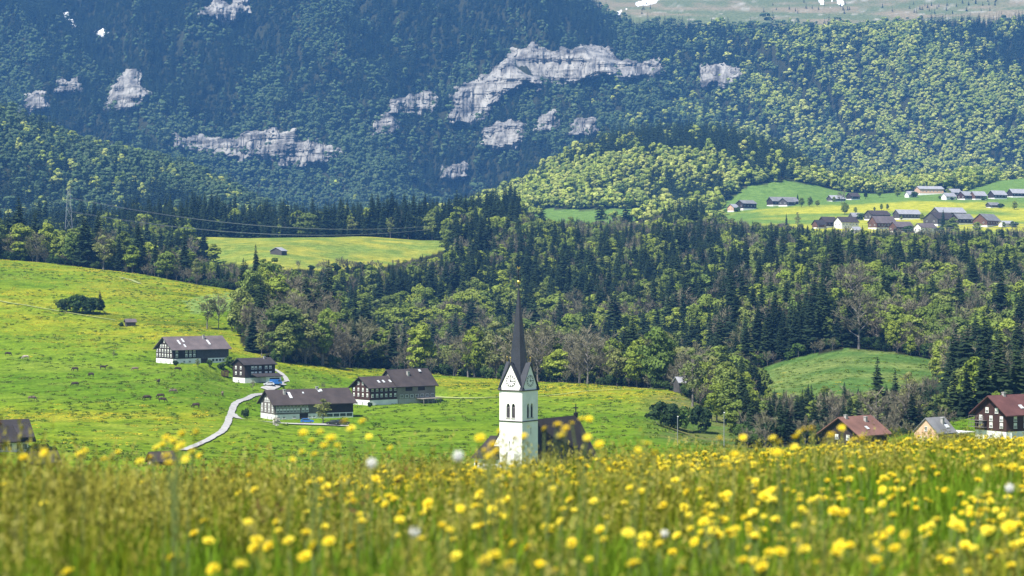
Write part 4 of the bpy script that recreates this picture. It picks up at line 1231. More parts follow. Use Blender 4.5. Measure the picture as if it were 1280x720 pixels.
# ---------------------------------------------------------------- the church
def church():
    d = 433.0; k = d / F; th = R(35)
    a = 5.44                                      # tower side
    near = P(652.7, 592, d)                       # near corner of the tower
    # local axes: x along the nave (right-back), y to the left-back
    ang = math.pi / 2 - th                        # nave axis direction (sin35, cos35)
    rot = Matrix.Rotation(ang, 3, 'Z')
    cen = near - rot @ Vector((-a / 2, -a / 2, 0))
    e = empty('church', cen, ang)
    tag(e, 'white church with pointed dark spire, clock gables and steep brown nave roof', 'church')
    Z = lambda row: (592 - row) * k
    zs, ze, zg, zt = Z(527), Z(488.5), Z(456), Z(355)
    h = a / 2
    # tower shaft with recessed belfry openings
    def lancet(w, z0, z1):
        pts = [(-w / 2, z0), (w / 2, z0), (w / 2, z1 - w * .8)]
        pts += [(w / 2 * math.cos(t), z1 - w * .8 + w * .8 * math.sin(t)) for t in (R(35), R(65), R(90), R(115), R(145))]
        return pts + [(-w / 2, z1 - w * .8)]
    body = MB(); body.box(-h, h, -h, h, -4, ze)
    sh = bpy.data.objects.new('tower', body.mesh('tower', M['church_white']))
    C.objects.link(sh); sh.parent = e
    wz0, wz1 = Z(525) + .3, Z(505)
    cut = MB()
    for s in (-.62, .62):
        cut.prism([(p + s, q) for p, q in lancet(.86, wz0, wz1)], 'y', -h - 1, -h + .45)
        cut.prism([(p + s, q) for p, q in lancet(.86, wz0, wz1)], 'x', -h - 1, -h + .45)
    for fc, row, off in (('y', 540, .3), ('x', 557, .3), ('x', 571, .9), ('y', 560, -.8)):
        pp = [(-.16 + off, Z(row) - .7), (.16 + off, Z(row) - .7), (.16 + off, Z(row) + .7), (-.16 + off, Z(row) + .7)]
        cut.prism(pp, fc, -h - 1, -h + .3)
    co = bpy.data.objects.new('cut', cut.mesh('cut', M['church_white'])); C.objects.link(co); co.parent = e
    md = sh.modifiers.new('b', 'BOOLEAN'); md.operation = 'DIFFERENCE'; md.object = co; md.solver = 'EXACT'
    dg = bpy.context.evaluated_depsgraph_get(); dg.update()
    nm = bpy.data.meshes.new_from_object(sh.evaluated_get(dg)); sh.modifiers.clear(); sh.data = nm
    bpy.data.objects.remove(co)
    for fc in ('y', 'x'):
        for s in (-.62, .62):
            f = MB()
            f.prism([(p * 1.0 + s, q) for p, q in lancet(.84, wz0 + .01, wz1 - .01)], fc, -h + .34, -h + .44)
            w = f.build('belfry_window', M['dark_trim'], e)
            sl = MB()
            for q in range(9):
                z0 = wz0 + .1 + q * (wz1 - wz0 - .8) / 9
                if fc == 'y': sl.face([(s - .42, -h + .16, z0), (s + .42, -h + .16, z0), (s + .42, -h + .33, z0 + .22), (s - .42, -h + .33, z0 + .22)])
                else: sl.face([(-h + .16, s - .42, z0), (-h + .16, s + .42, z0), (-h + .33, s + .42, z0 + .22), (-h + .33, s - .42, z0 + .22)])
            sl.build('louvres', M['barn_wood'], w)
            f = MB()
            if fc == 'y': f.box(s - .52, s + .52, -h - .10, -h + .3, wz0 - .16, wz0 - .003)
            else: f.box(-h - .10, -h + .3, s - .52, s + .52, wz0 - .16, wz0 - .003)
            f.build('sill', M['concrete'], w)
    for z0, nm_ in ((zs, 'string_course'), (ze, 'cornice')):
        b = MB(); o_ = .14 if nm_ == 'string_course' else .2
        for (x0, x1, y0, y1) in ((-h - o_, h + o_, -h - o_, -h - .003), (-h - o_, h + o_, h + .003, h + o_), (-h - o_, -h - .003, -h - .003, h + .003), (h + .003, h + o_, -h - .003, h + .003)):
            b.box(x0, x1, y0, y1, z0 - .13, z0 + .05)
        b.build(nm_, M['dark_trim'], e)
    # clock gables
    for q, nrm in enumerate((-math.pi / 2, 0, math.pi / 2, math.pi)):      # rotation so that local -y is outward
        ge = MB(); ge.prism([(-h, ze + .055), (h, ze + .055), (0, zg)], 'y', -h - .002, -h + .6)
        g = ge.build('clock_gable', M['church_white'], e, (0, 0, 0), nrm)
        vt = MB()
        for s in (-1, 1):
            vt.prism([(s * (h + .16), ze + .02), (s * .0, zg + .12), (s * .0, zg + .45), (s * (h + .38), ze + .02)], 'y', -h - .22, -h + .5)
        vt.build('verge', M['spire'], g)
        if q in (0, 1):
            cz = ze + (zg - ze) * .36; rr = 1.16
            c = MB(); n = 32
            c.v = [(rr * math.cos(2 * math.pi * i / n), -h - .06, cz + rr * math.sin(2 * math.pi * i / n)) for i in range(n)]
            c.f = [tuple(range(n))]; c.m = [0]
            cf = c.build('clock_face', M['trim'], g)
            rg_ = MB()
            for i in range(n):
                a0, a1 = 2 * math.pi * i / n, 2 * math.pi * (i + 1) / n
                rg_.face([((rr * .99) * math.cos(a0), -h - .075, cz + rr * .99 * math.sin(a0)), (rr * .99 * math.cos(a1), -h - .075, cz + rr * .99 * math.sin(a1)), (rr * .93 * math.cos(a1), -h - .075, cz + rr * .93 * math.sin(a1)), (rr * .93 * math.cos(a0), -h - .075, cz + rr * .93 * math.sin(a0))])
            rg_.build('ring', M['iron'], cf)
            for i in range(12):
                an = 2 * math.pi * i / 12; ca_, sa_ = math.cos(an), math.sin(an); w = .085
                t = MB(); pr = rr * .66; po = rr * .90
                t.face([(pr * ca_ - w * sa_, -h - .078, cz + pr * sa_ + w * ca_), (po * ca_ - w * sa_, -h - .078, cz + po * sa_ + w * ca_), (po * ca_ + w * sa_, -h - .078, cz + po * sa_ - w * ca_), (pr * ca_ + w * sa_, -h - .078, cz + pr * sa_ - w * ca_)])
                t.build('hour_mark', M['iron'], cf)
            for an, ln, w, nm_ in ((R(84), .86, .075, 'minute_hand'), (R(-2), .62, .11, 'hour_hand')):
                ca_, sa_ = math.cos(an), math.sin(an); t = MB(); p0, p1 = -.2, rr * ln
                t.face([(p0 * ca_ - w * sa_, -h - .09, cz + p0 * sa_ + w * ca_), (p1 * ca_ - w * .4 * sa_, -h - .09, cz + p1 * sa_ + w * .4 * ca_), (p1 * ca_ + w * .4 * sa_, -h - .09, cz + p1 * sa_ - w * .4 * ca_), (p0 * ca_ + w * sa_, -h - .09, cz + p0 * sa_ - w * ca_)])
                t.build(nm_, M['iron'], cf)
        f = MB(); f.tube([(0, -h - .05, zg + .3), (0, -h - .05, zg + 1.15)], [.05, .04], 6); f.sphere((0, -h - .05, zg + 1.3), .17, 8, 6)
        f.build('gable_finial', M['gold'], g)
    # crossing gable roofs with an eight sided spire growing out of them
    cr = MB(); zc_ = zg + .30; o_ = h + .14
    for q in range(4):
        rt = Matrix.Rotation(math.pi / 2 * q, 3, 'Z')
        G_, X_, Ca, Cb = [tuple(rt @ Vector(v_)) for v_ in ((0, -o_, zc_), (0, 0, zc_), (o_, -o_, ze + .06), (-o_, -o_, ze + .06))]
        cr.face([G_, X_, Ca]); cr.face([X_, G_, Cb])
    cr.build('gable_roof', M['spire'], e)
    sp = MB(); zlow = zg - 3.2; r0 = 1.78 * (zt - zlow) / (zt - zg)
    sp.v = [(0, 0, zt)] + [(r0 * math.cos(math.pi / 4 * i), r0 * math.sin(math.pi / 4 * i), zlow) for i in range(8)]
    sp.f = [(0, 1 + i, 1 + (i + 1) % 8) for i in range(8)]; sp.m = [0] * 8
    sp.build('spire', M['spire'], e)
    f = MB(); f.tube([(0, 0, zt - .4), (0, 0, zt + 3.2)], [.10, .04], 6); f.box(-.45, .45, -.035, .035, zt + 1.55, zt + 1.68); f.box(-.035, .035, -.45, .45, zt + 1.55, zt + 1.68)
    f.build('spire_cross', M['iron'], e)
    f = MB(); f.sphere((0, 0, zt + .35), .36, 12, 8); f.build('gilded_ball', M['gold'], e)
    f = MB(); f.prism([(-.45, zt + 3.0), (.1, zt + 2.85), (.42, zt + 3.05), (.5, zt + 3.4), (.2, zt + 3.2), (-.2, zt + 3.2), (-.5, zt + 3.5)], 'y', -.03, .03); f.build('weathercock', M['gold'], e)
    # nave
    yo = 2.2                                       # the ridge runs left of the tower axis
    zr = 9.4; hw = 5.4; pitch = 1.62
    zev = zr - hw * pitch
    x0, x1 = -h + 1.0, 23.6
    n_ = empty('nave', (0, yo, 0)); n_.parent = e
    b = MB(); b.prism([(-hw, -4), (hw, -4), (hw, zev), (0, zr - .15), (-hw, zev)], 'x', x0, x1); b.build('nave_wall', M['church_white'], n_)
    b = MB()
    for s in (-1, 1):
        b.prism([(s * (hw + .55), zev - .55 * pitch), (0, zr), (0, zr + .34), (s * (hw + .72), zev - .55 * pitch)], 'x', x0 + .25, x1 + .25)
    b.build('nave_roof', M['nave_roof'], n_)
    b = MB()
    for s in (-1, 1):
        b.prism([(s * (hw + .60), zev - .55 * pitch), (0, zr + .1), (0, zr + .50), (s * (hw + .82), zev - .55 * pitch)], 'x', x1 + .26, x1 + .55)
    b.build('gable_coping', M['dark_trim'], n_)
    b = MB()
    for s in (-1, 1):
        b.prism([(s * (hw + .50), zev - .55 * pitch), (0, zr + .06), (0, zr + .42), (s * (hw + .78), zev - .55 * pitch)], 'x', x0 - .1, x0 + .24)
    b.build('gable_coping', M['dark_trim'], n_)
    b = MB(); b.box(x1 - .1, x1 + .5, -.35, .35, zr + .2, zr + .9); b.tube([(x1 + .2, 0, zr + .9), (x1 + .2, 0, zr + 2.6)], [.13, .11], 6); b.box(x1 + .12, x1 + .28, -.55, .55, zr + 1.75, zr + 2.0)
    b.build('gable_cross', M['iron'], n_)
    # low hipped annex left of the tower
    za = Z(548); zb = za - 4.4
    b = MB(); b.box(-h - .4, h - .3, h + .02, h + 5.9, -4, zb + .02); b.build('annex_wall', M['church_white'], e)
    b = MB()
    A_, B_ = (-.2, h + .004, za), (-.2, h + 3.9, za)
    c1_, c2_, c3_, c4_ = (-h - 1.0, h + .004, zb), (h + .1, h + .004, zb), (h + .1, h + 6.4, zb), (-h - 1.0, h + 6.4, zb)
    b.face([c1_, A_, B_, c4_]); b.face([A_, c2_, c3_, B_]); b.face([B_, c3_, c4_]); b.face([c1_, c4_, c3_, c2_]); b.face([c1_, c2_, A_])
    b.build('annex_roof', M['nave_roof'], e)
    NO_TREE.append((cen.x, cen.y, 14))
church()

# ---------------------------------------------------------------- undergrowth along the edges of the woods
x, y, u = scatter(650, 1700, 4.6)
ok, z, r = wood_mask(x, y, u)
yb_ = y - 13.0; ub = UC + F * x / yb_
op2 = open_field(ub, yb_, row_of(ub, yb_)); yb2 = y - 6.0
op2 |= open_field(UC + F * (x - 9) / y, y, row_of(UC + F * (x - 9) / y, y))
ok &= op2
n = int(ok.sum()); bs = rng.uniform(.55, 1.5, n)
half = rng.uniform(size=n) < .5
P3 = np.stack([x[ok], y[ok], z[ok] - .2], -1); Rz = np.stack([np.zeros(n), np.zeros(n), rng.uniform(0, 6.28, n)], -1); S3 = np.stack([bs, bs, bs * rng.uniform(.8, 1.2, n)], -1)
instancer('edge_undergrowth', P3[half], Rz[half], S3[half], [(c, t) for c, t, _ in TR['dark_bush']] + [(c, t) for c, t, _ in TR['bush']], 'green undergrowth along the edges of the woods')
tw = [bare_tree(330 + i, 5.5, .6, None, .03, 900) for i in range(2)]
instancer('bare_undergrowth', P3[~half], Rz[~half], S3[~half], [(c, t) for c, t in tw], 'leafless grey brushwood along the edges of the woods')

# ---------------------------------------------------------------- road, drive and tracks
ROADPTS = []
def ribbon(name, px, d0, d1, width, mat, label, lift=.34, cat=None):
    pts = [spot(u_, y_, d0, d1) for u_, y_ in px]
    fine = []
    for i in range(len(pts) - 1):                      # Catmull-Rom
        p0 = pts[max(i - 1, 0)]; p1 = pts[i]; p2 = pts[i + 1]; p3 = pts[min(i + 2, len(pts) - 1)]
        nseg = max(3, int((p2 - p1).length / 2.5))
        for k in range(nseg):
            t = k / nseg
            fine.append(.5 * ((2 * p1) + (p2 - p0) * t + (2 * p0 - 5 * p1 + 4 * p2 - p3) * t * t + (3 * p1 - p0 - 3 * p2 + p3) * t ** 3))
    fine.append(pts[-1])
    for _ in range(60):
        fine = [fine[0]] + [fine[i] * .5 + (fine[i - 1] + fine[i + 1]) * .25 for i in range(1, len(fine) - 1)] + [fine[-1]]
    if mat is not M['track']: ROADPTS.extend(fine)
    b = MB(); V = []
    for i, p in enumerate(fine):
        t = (fine[min(i + 1, len(fine) - 1)] - fine[max(i - 1, 0)]); t.z = 0; t.normalize()
        nrm = Vector((t.y, -t.x, 0))
        w = width * (.5 + .04 * math.sin(i * 1.7))
        row = []
        for s in (-1, -.33, .33, 1):
            q = p + nrm * w * s
            row.append((q.x, q.y, float(ground(q.x, q.y)) + lift))
        V.append(row)
    for a, c in zip(V[:-1], V[1:]):
        for k in range(3): b.face([a[k], a[k + 1], c[k + 1], c[k]])
    o = b.build(name, mat)
    tag(o, label, kind='structure')
    return o
ribbon('road', [(228,564),(240,559),(267,547),(281,538),(286,526),(289,514),(303,501),(318,494),(332,489),(348,484),(357,479),(360,474),(357,468),(349,464),(340,461)], 500, 1050, 2.2, M['asphalt'], 'pale winding farm road between the farmhouses')
ribbon('drive', [(291,518),(297,523),(307,526),(330,528),(356,529),(385,531),(418,533),(436,533)], 640, 860, 2.4, M['asphalt'], 'pale drive in front of the long brown roofed farmhouse', .38)
ribbon('yard', [(332,488),(338,484),(345,481),(352,480)], 700, 1000, 4.5, M['asphalt'], 'pale yard by the garage porch', .42)
ribbon('track', [(-40,366),(0,377),(40,384),(80,390),(110,396),(145,401)], 900, 1350, 1.3, M['track'], 'faint track crossing the left pasture below the bushes')
ribbon('track', [(150,347),(160,348),(168,352),(175,355)], 1000, 1380, 3.0, M['track'], 'short pale bare strip near the top of the left pasture')
ribbon('track', [(540,496),(580,497),(640,498),(700,493),(760,488),(800,487),(850,489)], 780, 1000, 1.6, M['track'], 'faint pale track behind the church across the pasture')

# ---------------------------------------------------------------- rough texture of the pasture: tussocks and flower patches
M['tussock'] = foliage('tussock_grass', [(.095, .165, .012), (.135, .210, .018), (.180, .230, .035), (.075, .140, .012)], .2, 1.2, .6)
M['flowers_far'] = foliage('flower_specks', [(.42, .33, .015), (.50, .41, .03), (.34, .30, .03)], .2, 1.2, .6)
def clump(seed, n, rad, h, leaf, mat):
    r = np.random.default_rng(seed)
    q = r.normal(size=(n, 3)) * np.array((rad * .5, rad * .5, 0)); q[:, 2] = h * np.exp(-(q[:, 0] ** 2 + q[:, 1] ** 2) / rad ** 2) * r.uniform(.3, 1, n)
    nor = unit(np.array((0, 0, 1.0)) + r.normal(size=(n, 3)) * .7); a = unit(np.cross(nor, r.normal(size=(n, 3)))); b_ = np.cross(nor, a)
    return quads_mesh('clump', q, a * leaf, b_ * leaf * .6, M[mat])
x, y, u = scatter(440, 1440, 3.3)
z = ground(x, y); r = YH - F * z / y
iu = np.clip(np.searchsorted(UG, u), 0, NU - 1); idd = np.clip(np.searchsorted(DG, y), 0, ND - 1)
op = open_field(u, y, r)
for q in ROADPTS[::2]: op &= (x - q.x) ** 2 + (y - q.y) ** 2 > 9.0
for q in NO_TREE[:12]: op &= (x - q[0]) ** 2 + (y - q[1]) ** 2 > (q[2] * .7) ** 2
den = fbm(x / 22, y / 14, 141, 3)
for nm, sel, protos, lab, hh in (
    ('pasture_tussock', op & (rng.uniform(size=len(x)) < np.clip((den - .32) * 1.6, 0, .55)), [(clump(950 + i, 26, .8, .30, .20, 'tussock'),) for i in range(3)], 'grass tussocks roughening the pastures', 1.0),
    ('pasture_dandelions', op & (rng.uniform(size=len(x)) < YB[iu, idd] * .6), [(clump(960 + i, 22, 1.3, .14, .15, 'flowers_far'),) for i in range(3)], 'yellow flower patches speckling the pastures', 1.0)):
    n = int(sel.sum()); q = rng.uniform(.6, 1.5, n)
    instancer(nm, np.stack([x[sel], y[sel], z[sel] + .02], -1), np.stack([np.zeros(n), np.zeros(n), rng.uniform(0, 6.28, n)], -1), np.stack([q * 1.3, q, q * rng.uniform(.6, 1.3, n)], -1), protos, lab)

# ---------------------------------------------------------------- single trees and bushes one can point at
def stand(kind, u_, y_, hpx, d0, d1, label, w=1.0, var=None, group=None):
    p = spot(u_, y_, d0, d1); p.z -= .2
    return plant_tree(kind, p, hpx * p.y / F, random.uniform(0, 6.28), w, label, group, var)
G = [
 ('dark_bush',83,390,20,950,1300,'rounded bush at the left end of the bush clump on the pasture',1.1),
 ('bush',95,391,25,950,1300,'taller green bush in the middle of the bush clump on the pasture',1.0),
 ('dark_bush',105,392,22,950,1300,'dark bush right of the middle of the bush clump on the pasture',1.1),
 ('dark_bush',116,392,20,950,1300,'low dark bush near the right end of the pasture bush clump',1.1),
 ('spruce',125,393,30,950,1300,'dark cone shaped tree at the right end of the pasture bush clump',1.5),
 ('budding',259,411,44,950,1300,'thin leaved tall tree standing alone above the highest farmhouse',1.0),
 ('bare',273,411,40,950,1300,'leafless tree just right of the lone tall tree above the farmhouse',1.0),
 ('spruce',290,414,40,950,1300,'spruce beside the leafless trees above the highest farmhouse',1.3),
 ('bare',303,415,46,950,1300,'leafless tree right of the spruce above the highest farmhouse',.9),
 ('spruce',316,440,52,900,1200,'tall dark spruce at the wood edge above the compact house',1.25),
 ('budding',327,446,36,900,1200,'pale budding tree beside the tall spruce at the wood edge',1.0),
 ('bush',152,408,6,900,1300,'tiny bush touching the lone hay hut',1.0),
 ('budding',142,447,10,850,1100,'tiny lone sapling in the cow pasture',1.0),
 ('budding',247,459,12,820,1000,'small budding tree before the barn of the highest farmhouse',1.0),
 ('bush',262,459,11,820,1000,'small green bush before the barn of the highest farmhouse',.7),
 ('bush',290,459,14,840,1080,'leafy bush between the highest farmhouse and the compact house',1.3),
 ('dark_bush',278,462,10,820,1050,'dark bush at the barn corner of the highest farmhouse',1.1),
 ('dark_bush',219,457,8,820,1050,'dark bush at the front corner of the highest farmhouse',.9),
 ('budding',404,530,34,640,860,'reddish budding tree in front of the long brown roofed farmhouse',1.2),
 ('dark_bush',307,522,13,640,900,'round dark bush left of the long brown roofed farmhouse',.8),
 ('bare',404,487,9,840,1020,'small leafless shrub behind the long brown roofed farmhouse',1.2),
 ('bare',316,488,12,760,1000,'leafless sapling by the garage yard',1.0),
 ('dark_bush',462,509,8,740,950,'dark bush at the corner of the dark red farmhouse',.8),
 ('dark_bush',829,534,32,560,800,'dark bush on the slope right of the nave roof',1.0),
 ('bush',845,536,32,560,800,'greyish green bush beside the lamp post on the slope',1.0),
 ('budding',866,508,76,700,900,'tall olive tree in front of the pale barn on the bank',.95),
 ('dark_bush',875,541,34,600,800,'narrow dark shrub at the foot of the olive tree',.7),
 ('leafy',896,528,52,620,820,'bright green rounded tree on the bank right of the olive tree',1.1),
 ('spruce',907,514,72,640,850,'dark spruce rising behind the bright green tree on the bank',1.2),
 ('leafy',922,542,46,600,800,'bright green bush like tree low on the bank',1.2),
 ('spruce',934,522,50,640,850,'short dark spruce on the bank left of the ravine field',1.2),
 ('leafy',942,545,60,600,800,'yellow green tree on the bank left of the spruce row',.9),
 ('bush',930,556,26,560,760,'green brush at the foot of the bank',1.2),
 ('bare',955,556,40,560,760,'grey leafless bush before the left end of the spruce row',1.1),
 ('spruce',968,548,62,600,800,'spruce at the left end of the row below the ravine field',1.2),
 ('bare',982,550,56,600,800,'leafless tree among the left spruces of the row',.9),
 ('spruce',990,548,52,620,800,'short spruce second from the left in the row below the field',1.2),
 ('spruce',1014,546,66,620,800,'spruce standing left of the reddish roofed house',1.2),
 ('spruce',1034,546,56,620,800,'spruce directly above the reddish roof left end',1.2),
 ('bare',1058,546,58,620,800,'broad leafless tree behind the reddish roofed house',1.3),
 ('bare',1078,546,46,620,800,'leafless tree behind the reddish roof right end',1.2),
 ('spruce',1097,546,100,620,800,'tall dense spruce right behind the reddish roofed house',1.25),
 ('spruce',1119,546,86,620,800,'slimmer spruce beside the tall dense one',1.05),
 ('budding',1136,545,84,620,800,'tall thin budding tree between the spruces on the right',.75),
 ('spruce',1157,540,66,620,800,'spruce above the left side of the salmon house',1.0),
 ('spruce',1186,535,92,640,800,'open branched spruce above the salmon house roof',1.35),
 ('leafy',1205,533,52,640,800,'bright green tree between the spruces right of the salmon house',1.1),
 ('spruce',1208,524,74,660,820,'spruce behind the bright green tree on the right',1.25),
 ('spruce',1230,518,94,650,820,'very dark tall spruce left of the maroon roofed house',1.15),
 ('spruce',1250,514,104,650,820,'tallest spruce above the maroon roof',1.2),
 ('leafy',1245,512,26,640,800,'small bright green tree behind the maroon roof',1.0),
 ('spruce',1271,510,84,650,820,'spruce at the right edge above the maroon roof',1.2),
 ('dark_bush',1106,556,12,540,640,'dark bush at the right end of the reddish roofed house',1.0),
 ('dark_bush',1237,560,13,480,560,'dark shrub before the white ground floor at the right edge',.6),
 ('dark_bush',58,575,24,480,640,'dark bush right of the house at the left edge',1.0),
 ('dark_bush',44,572,20,480,640,'dark bush against the house at the left edge',1.0),
 ('leafy',1056,268,17,2200,3050,'lone round tree in the field above the lower village row',.9),
 ('leafy',1069,267,9,2200,3050,'small tree right of the lone round tree in the village field',1.1),
 ('leafy',1093,264,6,2200,3050,'smallest orchard tree in the village field',1.0),
 ('leafy',1102,263,9,2200,3050,'middle orchard tree in the village field',1.0),
 ('leafy',1109,262,8,2200,3050,'right orchard tree in the village field',1.0),
 ('leafy',1002,259,13,2200,3050,'green tree right beside the long farmhouse under the knoll',1.1),
 ('leafy',1012,258,13,2200,3050,'round green tree between the farmhouses under the knoll',1.1),
 ('leafy',1022,258,9,2200,3050,'small green tree left of the low farm building',1.0),
 ('spruce',997,253,11,2500,3050,'dark little spruce behind the long farmhouse under the knoll',1.6),
 ('bare',1052,254,15,2500,3050,'purplish leafless tree beside the low farm building',1.5),
 ('spruce',1082,249,17,2500,3050,'dark conifer on the upper terrace',1.5),
 ('spruce',1179,285,24,2200,2900,'dark spruce in the middle of the village',1.2),
 ('leafy',1190,292,22,2200,2900,'large green tree in front of the village centre',1.3),
 ('leafy',1222,294,18,2200,2900,'green tree in front of the village end farmhouse',1.3),
 ('leafy',1268,262,12,2200,3050,'round green tree near the right edge of the terrace',1.2),
 ('budding',997,286,22,2200,2900,'open crowned tree on the field edge left of the village',.8),
 ('spruce',983,286,20,2200,2900,'thin spruce on the field edge left of the village',.8),
 ('leafy',1100,247,13,2700,3050,'round tree at the rear edge of the upper terrace',1.3),
 ('leafy',1122,246,13,2700,3050,'round tree left of the small white house on the terrace',1.3),
 ('leafy',1190,240,22,2800,3050,'big round tree behind the long pink building',1.3),
]
for g_ in G: stand(*g_[:6], g_[6], g_[7])
sh_me, sh_lobes = leafy(777, 3.4, 1.7, 14, 50, .13, .15, 'blossom')
p = spot(345, 535, 620, 860)
e = empty('blossoming_shrub', p); tag(e, 'white blossoming shrub in the grass before the long brown roofed farmhouse', 'shrub')
link_mesh('trunk', trunk_mesh('trunk', 2.4, .09, M['bark']), e); link_mesh('crown', sh_me, e)

for i in range(34):
    hx, hy, hr = NO_TREE[VILLAGE_FROM + random.randrange(len(VILLAGE))]
    an = random.uniform(0, 6.28); x_ = hx + math.cos(an) * hr * 1.15; y_ = hy + math.sin(an) * hr * 1.15
    plant_tree(random.choice(('bush', 'leafy', 'bush', 'dark_bush')), (x_, y_, float(ground(x_, y_)) - .2), random.uniform(4, 9), random.uniform(0, 6.28), 1.2, 'small green garden bush or tree between the village houses', 'garden greenery of the village')

# ---------------------------------------------------------------- cows
def cow_mesh(graze, mat):
    V = [(-.95, 0, 1.22), (-.55, 0, 1.20), (0, 0, 1.12), (.5, 0, 1.14), (.85, 0, 1.22)]
    Rr = [(.26, .30), (.34, .36), (.36, .40), (.33, .38), (.26, .32)]
    E = [(0, 1), (1, 2), (2, 3), (3, 4)]
    def add(p, r_, par):
        V.append(p); Rr.append(r_ if isinstance(r_, tuple) else (r_, r_)); E.append((par, len(V) - 1)); return len(V) - 1
    if graze:
        n = add((1.15, 0, .95), (.18, .22), 4); hd = add((1.40, 0, .50), .14, n); nz_ = add((1.52, 0, .16), .085, hd)
    else:
        n = add((1.18, 0, 1.45), (.17, .22), 4); hd = add((1.42, 0, 1.60), .15, n); nz_ = add((1.78, 0, 1.42), .09, hd)
    for s in (-1, 1):
        ear = add((V[hd][0] - .05, s * .22, V[hd][2] + .08), .035, hd)
        k = add((-.92, s * .22, .92), .17, 0); k = add((-.82, s * .22, .68), .10, k); k = add((-.98, s * .22, .42), .065, k); k = add((-.92, s * .22, .05), .06, k)
        k = add((.72, s * .20, .80), .13, 3); k = add((.74, s * .20, .45), .075, k); k = add((.72, s * .20, .05), .06, k)
    t = add((-1.18, 0, 1.15), .04, 0); add((-1.22, 0, .60), .035, t)
    add((-.5, 0, .78), .14, 1)
    me = bpy.data.meshes.new('cow_frame'); me.from_pydata(V, E, [])
    o = bpy.data.objects.new('cow_frame', me); C.objects.link(o)
    md = o.modifiers.new('s', 'SKIN'); md.use_smooth_shade = True
    for i, r_ in enumerate(Rr): me.skin_vertices[0].data[i].radius = r_
    me.skin_vertices[0].data[2].use_root = True
    for i in range(len(V)):
        if i != 2: me.skin_vertices[0].data[i].use_root = False
    sb = o.modifiers.new('d', 'SUBSURF'); sb.levels = 1
    dg = bpy.context.evaluated_depsgraph_get(); dg.update()
    out = bpy.data.meshes.new_from_object(o.evaluated_get(dg)); out.name = 'cow'
    out.materials.clear(); out.materials.append(mat)
    bpy.data.objects.remove(o)
    return out
M['cow_dark'] = plain('dark_brown_hide', (.045, .030, .024), .8, .35, 1.4)
M['cow_grey'] = plain('grey_brown_hide', (.16, .12, .09), .8, .35, 1.4)
M['cow_pale'] = plain('pale_hide', (.42, .36, .30), .8, .5, 1.2)
cows = {(g_, c): cow_mesh(g_, M[c]) for g_ in (0, 1) for c in ('cow_dark', 'cow_grey', 'cow_pale')}
COWS = [
 (10,445,1,'cow_dark',10,'dark cow closest to the left edge, high on the pasture'),
 (32,449,1,'cow_pale',200,'pale cow right of the leftmost dark cow'),
 (94,464,1,'cow_dark',170,'dark grazing cow below the lone sapling, left one of the upper row'),
 (129,462,0,'cow_dark',20,'dark cow below the lone sapling, highest of its group'),
 (114,471,1,'cow_dark',150,'dark cow below and between the upper row cows'),
 (169,464,1,'cow_grey',185,'grey brown cow left of the highest farmhouse'),
 (222,464,1,'cow_dark',10,'dark cow just below the highest farmhouse'),
 (94,483,1,'cow_dark',190,'solitary dark cow in the middle of the pasture, left'),
 (198,480,0,'cow_dark',80,'dark cow seen end on in the middle of the pasture'),
 (216,492,1,'cow_grey',10,'grey brown cow at the upper right of the lower trio'),
 (201,498,1,'cow_dark',180,'dark cow in the middle of the lower trio'),
 (184,500,1,'cow_dark',175,'dark cow at the left of the lower trio'),
 (203,503,1,'cow_dark',0,'dark cow nearest to the viewer in the lower trio'),
 (40,501,1,'cow_grey',20,'grey brown cow alone low on the left pasture'),
 (245,510,1,'cow_dark',160,'dark cow alone left of the road, nearest of all cows'),
 (278,495,1,'cow_grey',100,'cow closest to the road bend below the compact house'),
]
for (u_, y_, g_, c_, rz, lab) in COWS:
    p = spot(u_, y_, 560, 1100); p.z -= .04
    o = link_mesh('cow', cows[(g_, c_)], None, p, R(rz), (1.12, 1.12, 1.12))
    tag(o, lab, 'cow', 'cows grazing on the left pasture')

# ---------------------------------------------------------------- vehicles in the yards
def wheel_mesh(r_, w):
    k = ('wh', r_, w)
    if k not in _cache:
        b = MB(); b.tube([(0, -w / 2, 0), (0, w / 2, 0)], [r_, r_], 14); _cache[k] = b.mesh('tyre', M['rubber'])
        b = MB(); b.tube([(0, -w / 2 - .01, 0), (0, w / 2 + .01, 0)], [r_ * .55, r_ * .55], 10); _cache[('rim', r_, w)] = b.mesh('rim', M['galv'])
    return _cache[k], _cache[('rim', r_, w)]
def vehicle(name, p, rz, paint, label, cat, prof, glass, width=1.75, wheels=((-1.3, .32), (1.3, .32))):
    e = empty(name, p, rz); tag(e, label, cat)
    b = MB(); b.prism(prof, 'y', -width / 2, width / 2); b.build('body', M[paint], e)
    for poly in glass:
        b = MB(); b.prism(poly, 'y', -width / 2 - .012, width / 2 + .012); b.build('window', M['glass'], e)
    for x_, r_ in wheels:
        for s in (-1, 1):
            ty, ri = wheel_mesh(r_, .22)
            w = empty('wheel', (x_, s * (width / 2 - .06), r_)); w.parent = e
            link_mesh('tyre', ty, w); link_mesh('rim', ri, w)
    return e
CARP = [(-2.1, .32), (2.1, .32), (2.15, .62), (1.95, .82), (1.05, .92), (.45, 1.42), (-1.35, 1.45), (-2.05, .95), (-2.15, .6)]
CARG = [[(.92, .95), (.42, 1.34), (-.35, 1.36), (-.35, .95)], [(-.45, .95), (-.45, 1.36), (-1.25, 1.37), (-1.75, .98)]]
VANP = [(-2.5, .35), (2.4, .35), (2.5, .9), (2.2, 1.15), (1.7, 2.1), (-2.5, 2.15)]
VANG = [[(1.9, 1.25), (1.55, 2.0), (.8, 2.0), (.8, 1.25)]]
def park(u_, y_, d0, d1):
    p = spot(u_, y_, d0, d1); p.z += .36; return p
